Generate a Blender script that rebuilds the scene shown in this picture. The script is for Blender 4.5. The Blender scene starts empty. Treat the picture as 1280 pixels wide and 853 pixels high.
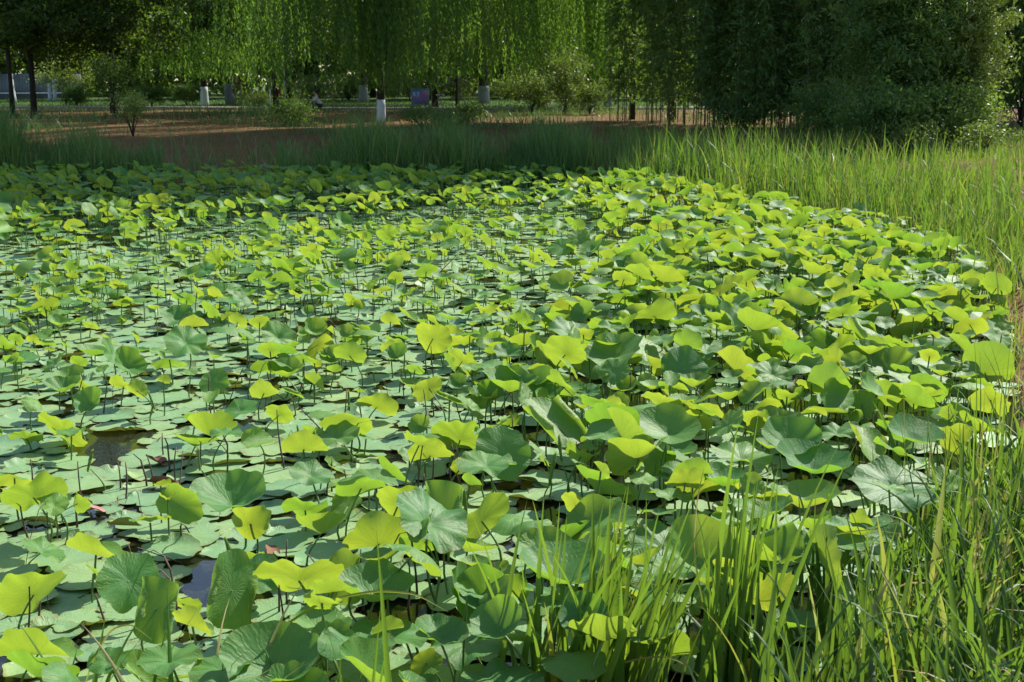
import bpy, math, random
import numpy as np
from mathutils import Vector, Matrix
from mathutils.bvhtree import BVHTree
rng = np.random.default_rng(11)
random.seed(11)
PI = math.pi
scene = bpy.context.scene
COL = scene.collection

# ------------------------------------------------------------------ camera numbers
CAM_H, F_PX, PITCH = 2.4, 1600.0, math.radians(11.5)
CP, SP = math.cos(PITCH), math.sin(PITCH)

def ray(u, v):
    a, b = (u - 640) / F_PX, -(v - 426.5) / F_PX
    return np.array([a, CP + b * SP, -SP + b * CP])

def at(u, v, z=0.0):
    d = ray(u, v)
    t = (z - CAM_H) / d[2]
    return np.array([d[0] * t, d[1] * t, z])

def proj(P):
    P = np.atleast_2d(P)
    x, y, z = P[:, 0], P[:, 1], P[:, 2] - CAM_H
    dep = y * CP - z * SP
    up = y * SP + z * CP
    return 640 + F_PX * x / dep, 426.5 - F_PX * up / dep, dep

# ------------------------------------------------------------------ mesh helpers
def mk_mesh(name, V, faces, attrs=None, mat=None, smooth=True):
    V = np.asarray(V, np.float32)
    me = bpy.data.meshes.new(name)
    me.vertices.add(len(V))
    me.vertices.foreach_set('co', V.ravel())
    loops = np.concatenate([np.asarray(f, np.int32).ravel() for f in faces])
    tot = np.concatenate([np.full(len(f), np.asarray(f).shape[1], np.int32) for f in faces])
    start = np.concatenate([[0], np.cumsum(tot)[:-1]]).astype(np.int32)
    me.loops.add(len(loops)); me.loops.foreach_set('vertex_index', loops)
    me.polygons.add(len(tot))
    me.polygons.foreach_set('loop_start', start)
    me.polygons.foreach_set('loop_total', tot)
    if smooth:
        me.polygons.foreach_set('use_smooth', np.ones(len(tot), bool))
    for k, a in (attrs or {}).items():
        a = np.asarray(a, np.float32)
        if a.ndim == 1:
            at_ = me.attributes.new(k, 'FLOAT', 'POINT'); at_.data.foreach_set('value', a)
        else:
            at_ = me.attributes.new(k, 'FLOAT_VECTOR', 'POINT'); at_.data.foreach_set('vector', a.ravel())
    if mat: me.materials.append(mat)
    me.update(calc_edges=True)
    me.validate()
    return me

def link(name, data, parent=None, loc=(0, 0, 0)):
    o = bpy.data.objects.new(name, data)
    COL.objects.link(o)
    o.location = loc
    o.color = (0, 0, 0, 1)
    if parent: o.parent = parent
    return o

def tag(o, label=None, cat=None, group=None, kind=None):
    if label: o['label'] = label
    if cat: o['category'] = cat
    if group: o['group'] = group
    if kind: o['kind'] = kind
    return o

def thing(name, label, cat, loc=(0, 0, 0), rz=0.0, group=None):
    o = link(name, None, None, loc)
    o.empty_display_size = .1
    o.rotation_euler = (0, 0, rz)
    return tag(o, label, cat, group)

class Geo:
    """collects pieces of one mesh"""
    def __init__(s): s.V, s.Q, s.T, s.A, s.n = [], [], [], [], 0
    def add(s, V, Q=None, T=None, A=None):
        V = np.asarray(V, float)
        s.V.append(V)
        if Q is not None and len(Q): s.Q.append(np.asarray(Q) + s.n)
        if T is not None and len(T): s.T.append(np.asarray(T) + s.n)
        if A is None: A = np.zeros(len(V))
        elif np.isscalar(A): A = np.full(len(V), float(A))
        s.A.append(A); s.n += len(V)
        return s
    def mesh(s, name, mat, smooth=True):
        F = []
        if s.Q: F.append(np.concatenate(s.Q))
        if s.T: F.append(np.concatenate(s.T))
        return mk_mesh(name, np.concatenate(s.V), F, {'tint': np.concatenate(s.A)}, mat, smooth)
    def obj(s, name, mat, parent=None, loc=(0, 0, 0), smooth=True):
        return link(name, s.mesh(name, mat, smooth), parent, loc)
    def tube(s, pts, rad, n=7, A=None, cap=True):
        pts = np.asarray(pts, float)
        rad = np.broadcast_to(np.asarray(rad, float), (len(pts),))
        t = np.gradient(pts, axis=0)
        t /= np.linalg.norm(t, axis=1, keepdims=True) + 1e-9
        ref = np.array([1., 0, 0]) if abs(t[:, 2]).mean() > .6 else np.array([0, 0, 1.])
        b = np.cross(t, ref); b /= np.linalg.norm(b, axis=1, keepdims=True) + 1e-9
        c = np.cross(t, b)
        a = np.linspace(0, 2 * PI, n, endpoint=False)
        V = pts[:, None] + rad[:, None, None] * (np.cos(a)[None, :, None] * b[:, None] + np.sin(a)[None, :, None] * c[:, None])
        m = len(pts); i = np.arange(m - 1)[:, None] * n; j = np.arange(n)[None]; k = (j + 1) % n
        Q = np.stack([i + j, i + n + j, i + n + k, i + k], -1).reshape(-1, 4)
        V = V.reshape(-1, 3); T = []
        if cap:
            V = np.vstack([V, pts[:1], pts[-1:]])
            T = [[j_, (j_ + 1) % n, m * n] for j_ in range(n)] + [[(m - 1) * n + (j_ + 1) % n, (m - 1) * n + j_, m * n + 1] for j_ in range(n)]
        return s.add(V, Q, T, A)
    def box(s, c, size, rz=0.0, A=None, R=None):
        h = np.array(size) / 2.
        V = np.array([[x, y, z] for x in (-1, 1) for y in (-1, 1) for z in (-1, 1)]) * h
        if R is None:
            ca, sa = math.cos(rz), math.sin(rz)
            R = np.array([[ca, -sa, 0], [sa, ca, 0], [0, 0, 1]])
        V = V @ np.asarray(R).T + np.array(c)
        return s.add(V, [[0, 1, 3, 2], [4, 6, 7, 5], [0, 4, 5, 1], [2, 3, 7, 6], [0, 2, 6, 4], [1, 5, 7, 3]], None, A)

def unit(a): return a / (np.linalg.norm(a, axis=-1, keepdims=True) + 1e-9)

def cards(g, P, size, aspect=.45, tint=None, down=0.0, up_bias=.4, dirs=None):
    """leaf shaped rhombs: P centres (n,3)"""
    n = len(P)
    d = unit(rng.normal(size=(n, 3)) + np.array([0, 0, -down])) if dirs is None else dirs
    nr = unit(rng.normal(size=(n, 3)) + np.array([0, 0, up_bias * 2]))
    w = unit(np.cross(d, nr))
    nn = np.cross(w, d)
    L = (size * rng.uniform(.6, 1.3, n))[:, None]
    a = P - d * L * .5; b = P + d * L * .5
    m = P + nn * L * .06 - d * L * .08
    V = np.stack([a, m + w * L * aspect * .5, b, m - w * L * aspect * .5], 1).reshape(-1, 3)
    Q = np.arange(4 * n).reshape(-1, 4)
    t = np.full(n, .4) if tint is None else tint
    g.add(V, Q, None, np.repeat(t, 4))

def blades(g, B, H, W, az, lean, bend, seg=5, tint=None, across=2, taper=1.0, twist=0.0):
    """grass blades: base B (n,3), height, width, azimuth of lean, initial lean, extra bend (rad)"""
    n = len(B)
    s = np.linspace(0, 1, seg + 1)
    ang = lean[:, None] + bend[:, None] * s[None] ** 1.6
    ds = (H / seg)[:, None]
    r = np.concatenate([np.zeros((n, 1)), np.cumsum(np.sin(ang[:, :-1]) * ds, 1)], 1)
    z = np.concatenate([np.zeros((n, 1)), np.cumsum(np.cos(ang[:, :-1]) * ds, 1)], 1)
    C = B[:, None] + np.stack([r * np.cos(az)[:, None], r * np.sin(az)[:, None], z], -1)
    wa = az + PI / 2 + rng.normal(0, .5, n)
    wa = wa[:, None] + twist * s[None] * rng.normal(0, 1, n)[:, None]
    wd = np.stack([np.cos(wa), np.sin(wa), np.zeros_like(wa)], -1)
    prof = np.minimum(1, .55 + s * 1.6) * (1 - s ** (2.2 / taper)) + .02
    hw = (W[:, None] * prof[None] * .5)[..., None]
    if across == 2:
        V = np.stack([C - wd * hw, C + wd * hw], 2)
    else:
        tang = np.gradient(C, axis=1); nrm = unit(np.cross(tang, wd))
        V = np.stack([C - wd * hw, C + nrm * hw * .45, C + wd * hw], 2)
    k = across
    V = V.reshape(n, -1, 3)
    q = []
    for i in range(seg):
        for j in range(k - 1):
            q.append([i * k + j, i * k + j + 1, (i + 1) * k + j + 1, (i + 1) * k + j])
    q = np.array(q)
    Q = (q[None] + (np.arange(n) * (seg + 1) * k)[:, None, None]).reshape(-1, 4)
    t = np.zeros(n) if tint is None else tint
    tt = np.repeat(np.repeat(t[:, None], seg + 1, 1), k, 1).reshape(-1)
    g.add(V.reshape(-1, 3), Q, None, tt)

# ------------------------------------------------------------------ materials
def new_mat(name):
    m = bpy.data.materials.new(name); m.use_nodes = True
    nt = m.node_tree; nt.nodes.clear()
    return m, nt, nt.nodes, nt.links

class N:
    """tiny node builder"""
    def __init__(s, nt): s.nt = nt
    def __call__(s, kind, **kw):
        n = s.nt.nodes.new(kind)
        for k, v in kw.items():
            if k.startswith('i_'):
                key = k[2:]
                key = int(key) if key.isdigit() else key.replace('_', ' ')
                if hasattr(v, 'is_output'): s.nt.links.new(v, n.inputs[key])
                else: n.inputs[key].default_value = v
            else: setattr(n, k, v)
        return n
    def math(s, op, a, b=None, clamp=False):
        n = s.nt.nodes.new('ShaderNodeMath'); n.operation = op; n.use_clamp = clamp
        for i, x in enumerate((a, b)):
            if x is None: continue
            if hasattr(x, 'is_output'): s.nt.links.new(x, n.inputs[i])
            else: n.inputs[i].default_value = x
        return n.outputs[0]
    def mix(s, f, a, b):
        n = s.nt.nodes.new('ShaderNodeMix'); n.data_type = 'RGBA'
        for sock, x in ((n.inputs[0], f), (n.inputs[6], a), (n.inputs[7], b)):
            if hasattr(x, 'is_output'): s.nt.links.new(x, sock)
            elif isinstance(x, (int, float)): sock.default_value = x
            else: sock.default_value = (*x, 1)
        return n.outputs[2]
    def ramp(s, f, stops):
        n = s.nt.nodes.new('ShaderNodeValToRGB')
        e = n.color_ramp.elements
        while len(e) < len(stops): e.new(.5)
        for el, (p, c) in zip(e, stops): el.position = p; el.color = (*c, 1) if len(c) == 3 else c
        s.nt.links.new(f, n.inputs[0])
        return n.outputs[0]
    def noise(s, scale, vec=None, detail=3, rough=.6):
        n = s('ShaderNodeTexNoise', i_Scale=scale, i_Detail=detail, i_Roughness=rough)
        if vec is not None: s.nt.links.new(vec, n.inputs['Vector'])
        return n.outputs['Fac']

def simple(name, col, rough=.7, spec=.3, var=.25, scale=8, bump=0.0, col2=None):
    m, nt, _, lk = new_mat(name); b = N(nt)
    geo = b('ShaderNodeNewGeometry').outputs['Position']
    f = b.noise(scale, geo, 5)
    c2 = col2 or tuple(c * (1 - var) for c in col)
    c = b.mix(b.math('MULTIPLY_ADD', f, 1.6), c2, col)
    f2 = f.node
    p = b('ShaderNodeBsdfPrincipled', i_Base_Color=c, i_Roughness=rough, i_Specular_IOR_Level=spec)
    if bump:
        bp = b('ShaderNodeBump', i_Strength=bump, i_Distance=.02, i_Height=f)
        lk.new(bp.outputs[0], p.inputs['Normal'])
    o = b('ShaderNodeOutputMaterial'); lk.new(p.outputs[0], o.inputs[0])
    return m

def foliage(name, stops, trans=(.25, .38, .03), tf=.4, rough=.5, spec=.35, attr='tint'):
    m, nt, _, lk = new_mat(name); b = N(nt)
    t = b('ShaderNodeAttribute', attribute_name=attr).outputs['Fac']
    c = b.ramp(t, stops)
    p = b('ShaderNodeBsdfPrincipled', i_Base_Color=c, i_Roughness=rough, i_Specular_IOR_Level=spec)
    tc = b.mix(.45, trans, c)
    tr = b('ShaderNodeBsdfTranslucent', i_Color=tc)
    mx = b('ShaderNodeMixShader', i_0=tf); lk.new(p.outputs[0], mx.inputs[1]); lk.new(tr.outputs[0], mx.inputs[2])
    o = b('ShaderNodeOutputMaterial'); lk.new(mx.outputs[0], o.inputs[0])
    return m

def lotus_mat(name, top_a, top_b, und_a, und_b, trans, tf, pad=False):
    m, nt, _, lk = new_mat(name); b = N(nt)
    fl = b('ShaderNodeAttribute', attribute_name='flat').outputs['Vector']
    sx = b('ShaderNodeSeparateXYZ', i_0=fl)
    X, Y, TI = sx.outputs
    oc = b('ShaderNodeSeparateColor', i_0=b('ShaderNodeObjectInfo').outputs['Color'])
    t = b.math('ADD', TI, oc.outputs[0], True)
    th0 = b.math('ARCTAN2', Y, X)
    nv = b.noise(3.2, fl, 2)
    th = b.math('ADD', th0, b.math('MULTIPLY', b.math('SUBTRACT', nv, .5), b.math('MULTIPLY', t, .5)))
    th = b.math('ADD', th0, b.math('MULTIPLY', b.math('SUBTRACT', nv, .5), .55))
    r = b.math('SQRT', b.math('ADD', b.math('MULTIPLY', X, X), b.math('MULTIPLY', Y, Y)))
    def veins(n, w):
        f = b.math('ABSOLUTE', b.math('SUBTRACT', b.math('FRACT', b.math('MULTIPLY', th, n / (2 * PI))), .5))
        d = b.math('MULTIPLY', f, b.math('MULTIPLY', r, 6.0 / n * 2))
        return b.math('SUBTRACT', 1.0, b.math('DIVIDE', d, w), True)
    v = veins(20, .035)
    pos = b('ShaderNodeNewGeometry')
    nz = b.noise(9, pos.outputs['Position'], 4)
    big = b.noise(4.0, pos.outputs['Position'], 3)
    nb = b.noise(60, pos.outputs['Position'], 2)
    top = b.mix(t, top_a, top_b)
    und = b.mix(t, und_a, und_b)
    top = b.mix(b.math('MULTIPLY', v, .07 if not pad else .12), top, tuple(min(1, c * 1.6 + .03) for c in top_b))
    und = b.mix(b.math('MULTIPLY', v, .22), und, tuple(c * .55 for c in und_a))
    col = b.mix(pos.outputs['Backfacing'], top, und)
    col = b.mix(b.math('MULTIPLY', b.math('SUBTRACT', nz, .42), .9, True), col, b.mix(.5, col, (.30, .34, .10)))
    col = b.mix(b.math('MULTIPLY', b.math('SUBTRACT', big, .5), 2.2, True), col, b.mix(.5, col, (.20, .26, .05)))
    # worn yellow-brown rim and specks
    rim = b.math('MULTIPLY', b.math('SUBTRACT', b.math('ADD', r, b.math('MULTIPLY', nz, .5)), 1.17 if not pad else 1.13), 5.0, True)
    col = b.mix(b.math('MULTIPLY', rim, .75 if pad else .5), col, (.20, .15, .045))
    spk = b.math('MULTIPLY', b.math('SUBTRACT', nb, .66), 12.0, True)
    col = b.mix(b.math('MULTIPLY', spk, .6), col, (.10, .08, .03))
    navel = b.math('SUBTRACT', 1.0, b.math('DIVIDE', r, .07), True)
    col = b.mix(b.math('MULTIPLY', navel, .5), col, (.30, .42, .18))
    p = b('ShaderNodeBsdfPrincipled', i_Base_Color=col, i_Roughness=.56, i_Specular_IOR_Level=.36,
          i_Sheen_Weight=.03, i_Sheen_Roughness=.4, i_Sheen_Tint=(.7, .9, .75, 1))
    # pleats: broad folds that run out to the rim, and the raised veins
    pl = b.math('MULTIPLY', b.math('SINE', b.math('MULTIPLY', th, 40)), b.math('MULTIPLY', b.math('MULTIPLY', r, r), b.math('MULTIPLY', b.math('SUBTRACT', nz, .3), .6)))
    hgt = b.math('ADD', b.math('ADD', b.math('MULTIPLY', v, -.16), pl), b.math('MULTIPLY', nz, 1.2))
    bp = b('ShaderNodeBump', i_Strength=.6, i_Distance=.008, i_Height=hgt)
    lk.new(bp.outputs[0], p.inputs['Normal'])
    tc = b.mix(b.math('MULTIPLY', v, .26), b.mix(t, trans, tuple(min(1, c * f) for c, f in zip(trans, (1.9, 1.16, 1.1)))), tuple(c * .5 for c in trans))
    tr = b('ShaderNodeBsdfTranslucent', i_Color=tc)
    fac = b.math('MULTIPLY', b.math('MULTIPLY_ADD', r, .4), tf)
    fac.node.inputs[1].default_value = tf
    fac.node.inputs[0].links[0].from_node.inputs[2].default_value = .66
    fac = b.math('MULTIPLY', fac, b.math('ADD', b.math('MULTIPLY', nz, .5), .75))
    mx = b('ShaderNodeMixShader', i_0=fac); lk.new(p.outputs[0], mx.inputs[1]); lk.new(tr.outputs[0], mx.inputs[2])
    o = b('ShaderNodeOutputMaterial'); lk.new(mx.outputs[0], o.inputs[0])
    return m

M = {}
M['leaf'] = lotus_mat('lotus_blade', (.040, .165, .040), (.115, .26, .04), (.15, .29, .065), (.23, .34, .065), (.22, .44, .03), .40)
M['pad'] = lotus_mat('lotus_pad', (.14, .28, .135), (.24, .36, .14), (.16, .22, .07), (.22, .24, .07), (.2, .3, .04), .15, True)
M['stalk'] = simple('green_stalk', (.10, .17, .04), .55, .3, .4, 20)
M['dead'] = simple('dead_stalk', (.11, .075, .05), .8, .2, .5, 30)
M['deadleaf'] = simple('withered_leaf', (.19, .09, .055), .8, .2, .4, 14, .3, (.11, .065, .03))
M['pinkleaf'] = simple('pink_leaf', (.42, .17, .15), .6, .3, .4, 14, .3, (.25, .10, .09))
M['boatleaf'] = simple('yellowing_leaf', (.30, .27, .06), .6, .3, .4, 9, .3, (.20, .11, .03))
M['pod'] = simple('seed_pod', (.018, .014, .012), .6, .3, .3, 40)
M['grass'] = foliage('grass_blade', [(0, (.035, .10, .022)), (.4, (.07, .165, .022)), (.7, (.15, .23, .03)), (.85, (.36, .27, .05)), (1, (.42, .33, .17))], (.26, .42, .025), .45)
M['farreed'] = foliage('bank_reed', [(0, (.032, .105, .036)), (.5, (.075, .175, .04)), (.8, (.14, .21, .04)), (1, (.30, .26, .11))], (.16, .28, .03), .3)
M['tree'] = foliage('tree_leaf', [(0, (.028, .066, .02)), (.5, (.052, .11, .024)), (1, (.10, .16, .03))], (.26, .42, .02), .45)
M['willow'] = foliage('willow_leaf', [(0, (.035, .085, .018)), (.5, (.06, .135, .026)), (1, (.10, .18, .03))], (.25, .46, .028), .52)
M['bamboo'] = foliage('bamboo_leaf', [(0, (.045, .11, .034)), (.5, (.085, .165, .042)), (1, (.15, .22, .05))], (.28, .44, .025), .45)
M['shrub'] = foliage('shrub_leaf', [(0, (.04, .08, .02)), (.5, (.085, .15, .03)), (1, (.19, .24, .055))], (.26, .38, .03), .4)
M['bark'] = simple('bark', (.034, .028, .022), .9, .15, .5, 12, .6)
M['culm'] = simple('bamboo_culm', (.07, .075, .03), .6, .3, .5, 6)
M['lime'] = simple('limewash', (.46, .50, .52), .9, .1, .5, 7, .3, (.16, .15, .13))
M['limedim'] = simple('grey_limewash', (.22, .23, .23), .9, .1, .5, 7, .3, (.07, .065, .06))  # greyer, darker limewash for the other willow feet
M['pole'] = simple('timber_pole', (.22, .18, .13), .8, .2, .4, 10)
M['grey'] = simple('grey_metal', (.20, .23, .26), .55, .4, .2, 2)
M['white'] = simple('white_paint', (.75, .76, .76), .5, .4, .1, 4)
M['blue'] = simple('blue_board', (.10, .17, .36), .5, .4, .2, 3)
M['redpaint'] = simple('red_paint', (.62, .08, .14), .5, .3, .1, 3)
M['paleletter'] = simple('white_lettering', (.62, .66, .78), .5, .3, .1, 3)
M['skin'] = simple('skin', (.42, .27, .19), .5, .4, .1, 20)
M['hair'] = simple('hair', (.012, .010, .009), .5, .4, .2, 60)
M['shirt'] = simple('white_shirt', (.68, .68, .72), .85, .2, .15, 10)
M['greytop'] = simple('grey_top', (.17, .17, .20), .85, .2, .2, 10)
M['redcloth'] = simple('red_cloth', (.42, .025, .025), .85, .2, .2, 10)
M['darkcloth'] = simple('dark_cloth', (.02, .025, .05), .85, .2, .2, 10)
M['path'] = simple('path_concrete', (.26, .235, .19), .85, .2, .25, 3, .2)

# ground material
def ground_mat():
    m, nt, _, lk = new_mat('bank_soil'); b = N(nt)
    P = b('ShaderNodeNewGeometry').outputs['Position']
    n1 = b.noise(.28, P, 5); n2 = b.noise(3.0, P, 6, .7); n3 = b.noise(22, P, 4)
    soil = b.mix(n2, (.05, .031, .012), (.20, .112, .042))
    soil = b.mix(b.math('MULTIPLY', b.math('SUBTRACT', n3, .52), 5, True), soil, (.26, .165, .07))
    grass = b.mix(n3, (.028, .06, .014), (.08, .13, .03))
    att = b('ShaderNodeAttribute', attribute_name='tint').outputs['Fac']
    f = b.math('MULTIPLY', b.math('ADD', b.math('SUBTRACT', b.math('ADD', b.math('MULTIPLY', n1, .9), b.math('MULTIPLY', n2, .5)), .90), att), 5, True)
    c = b.mix(f, soil, grass)
    p = b('ShaderNodeBsdfPrincipled', i_Base_Color=c, i_Roughness=.95, i_Specular_IOR_Level=.1)
    bp = b('ShaderNodeBump', i_Strength=.8, i_Distance=.06, i_Height=b.math('ADD', n2, b.math('MULTIPLY', n3, .4)))
    lk.new(bp.outputs[0], p.inputs['Normal'])
    o = b('ShaderNodeOutputMaterial'); lk.new(p.outputs[0], o.inputs[0])
    return m

def water_mat():
    m, nt, _, lk = new_mat('pond_water'); b = N(nt)
    P = b('ShaderNodeNewGeometry').outputs['Position']
    n1 = b.noise(2.2, P, 4); n2 = b.noise(40, P, 3)
    c = b.mix(b.math('MULTIPLY', b.math('SUBTRACT', n2, .55), 6, True), (.012, .014, .009), (.04, .05, .018))
    p = b('ShaderNodeBsdfPrincipled', i_Base_Color=c, i_Roughness=.07, i_Specular_IOR_Level=.5, i_IOR=1.33)
    bp = b('ShaderNodeBump', i_Strength=.12, i_Distance=.02, i_Height=n1); lk.new(bp.outputs[0], p.inputs['Normal'])
    o = b('ShaderNodeOutputMaterial'); lk.new(p.outputs[0], o.inputs[0])
    return m

# ------------------------------------------------------------------ terrain
POND = np.array([(-60, 1.5), (-12, 2.8), (-3, 3.5), (0.3, 4.1), (1.2, 4.7), (2.1, 5.8), (2.95, 7.4), (3.9, 9.6), (5.0, 12.5), (5.8, 15.5),
                 (6.0, 18.5), (5.3, 21.5), (4.2, 24), (3.2, 26.5), (2.6, 28.8), (0, 29.7), (-8, 29.7), (-18, 29), (-60, 27)], float)

def sdist(x, y):
    """signed distance to the pond edge: negative inside"""
    x = np.asarray(x, float); y = np.asarray(y, float)
    d = np.full(x.shape, 1e9); ins = np.zeros(x.shape, bool)
    for (ax, ay), (bx, by) in zip(POND, np.roll(POND, -1, 0)):
        ex, ey = bx - ax, by - ay
        t = np.clip(((x - ax) * ex + (y - ay) * ey) / (ex * ex + ey * ey), 0, 1)
        d = np.minimum(d, np.hypot(x - ax - t * ex, y - ay - t * ey))
        c = ((ay > y) != (by > y)) & (x < (bx - ax) * (y - ay) / (by - ay + 1e-12) + ax)
        ins ^= c
    return np.where(ins, -d, d)

def gh(x, y):
    x = np.asarray(x, float); y = np.asarray(y, float)
    d = sdist(x, y)
    o = .9 * (1 - np.exp(-np.maximum(d, 0) / 12)) + .02
    bump = .05 * np.sin(x * .9 + 1.3 * np.sin(y * .5)) * np.sin(y * .7 + x * .2) * np.clip(d / 3, 0, 1) * np.clip((64 - y) / 6, 0, 1)
    near = .45 * np.clip(d / 4, 0, 1) * np.clip((4.2 - y) / 5, 0, 1)
    return np.where(d > 0, o + bump + near, np.maximum(-.7, d * .5))

def build_terrain():
    n = 240
    t = np.linspace(-1, 1, n)
    xs = 420 * np.sinh(5 * t) / math.sinh(5)
    ys = 22 + 480 * np.sinh(4.6 * t) / math.sinh(4.6)
    X, Y = np.meshgrid(xs, ys)
    Z = gh(X, Y)
    d = sdist(X, Y)
    tint = np.where(Y > 70.5, .5, 0.0) + np.where((X > 4) & (d > 1) & (Y < 36), .12, 0) + np.where(Y < 6, .2, 0)
    V = np.stack([X, Y, Z], -1).reshape(-1, 3)
    i, j = np.meshgrid(np.arange(n - 1), np.arange(n - 1), indexing='ij')
    a = (i * n + j).ravel()
    Q = np.stack([a, a + 1, a + n + 1, a + n], 1)
    me = mk_mesh('ground', V, [Q], {'tint': tint.ravel()}, ground_mat())
    tag(link('ground', me), 'brown soil bank with leaf litter and patchy grass around the pond', 'ground', kind='structure')
    # water: sheet a little larger than the pond, meets the sloping bank
    g = Geo(); c = POND.mean(0)
    P = np.vstack([POND, ])
    big = c + (P - c) * 1.0
    nrm = np.zeros_like(P)
    V = np.column_stack([big, np.zeros(len(P))])
    # push each edge point outwards by .25
    e = np.roll(P, -1, 0) - np.roll(P, 1, 0); e = unit(e); nn = np.column_stack([e[:, 1], -e[:, 0]])
    s = sdist(P[:, 0] + nn[:, 0] * .3, P[:, 1] + nn[:, 1] * .3)
    nn[s < 0] *= -1
    V[:, :2] += nn * .25
    me = bpy.data.meshes.new('pond_water')
    me.from_pydata([tuple(v) for v in V], [], [list(range(len(V)))])
    me.update()
    if me.polygons[0].normal.z < 0: me.flip_normals()
    me.materials.append(water_mat())
    tag(link('pond_water', me, None, (0, 0, 0.0)), 'dark still pond water showing between the lotus pads', 'water', kind='structure')
    # path: slightly raised strip that follows the top of the far bank
    px = np.linspace(-90, 90, 60)
    yc = 68.5 + 4 * np.exp(-((px + 28) / 14) ** 2) + 2.5 / (1 + np.exp(-(px - 6) / 3))
    g = Geo()
    V = []
    for x, y in zip(px, yc):
        z = float(gh(x, y)) + .06
        V += [(x, y - 1.3, z - .25), (x, y - 1.3, z + .05), (x, y + 1.3, z + .05), (x, y + 1.3, z - .25)]
    Q = []
    for i in range(59):
        for k in range(3):
            Q.append([i * 4 + k, (i + 1) * 4 + k, (i + 1) * 4 + k + 1, i * 4 + k + 1])
    g.add(np.array(V), np.array(Q))
    tag(g.obj('path', M['path'], smooth=False), 'pale concrete park path along the top of the far bank', 'path', kind='structure')
    # second path at the edge on the right
    g = Geo(); V = []
    pts = [(14.0, 28), (14.6, 32), (16.0, 36), (17.8, 40), (21.5, 44), (28, 49), (38, 55)]
    for k, (x, y) in enumerate(pts):
        z = float(gh(x, y)) + .1
        q = pts[min(k + 1, len(pts) - 1)]; p = pts[max(k - 1, 0)]
        dx, dy = q[0] - p[0], q[1] - p[1]; L = math.hypot(dx, dy); nx, ny = dy / L, -dx / L
        V += [(x - nx * 1.2, y - ny * 1.2, z - .3), (x - nx * 1.2, y - ny * 1.2, z), (x + nx * 1.2, y + ny * 1.2, z), (x + nx * 1.2, y + ny * 1.2, z - .3)]
    Q = [[i * 4 + k, (i + 1) * 4 + k, (i + 1) * 4 + k + 1, i * 4 + k + 1] for i in range(len(pts) - 1) for k in range(3)]
    g.add(np.array(V), np.array(Q))
    tag(g.obj('side_path', M['path'], smooth=False), 'grey park path behind the reeds on the bank', 'path', kind='structure')
build_terrain()

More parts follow.
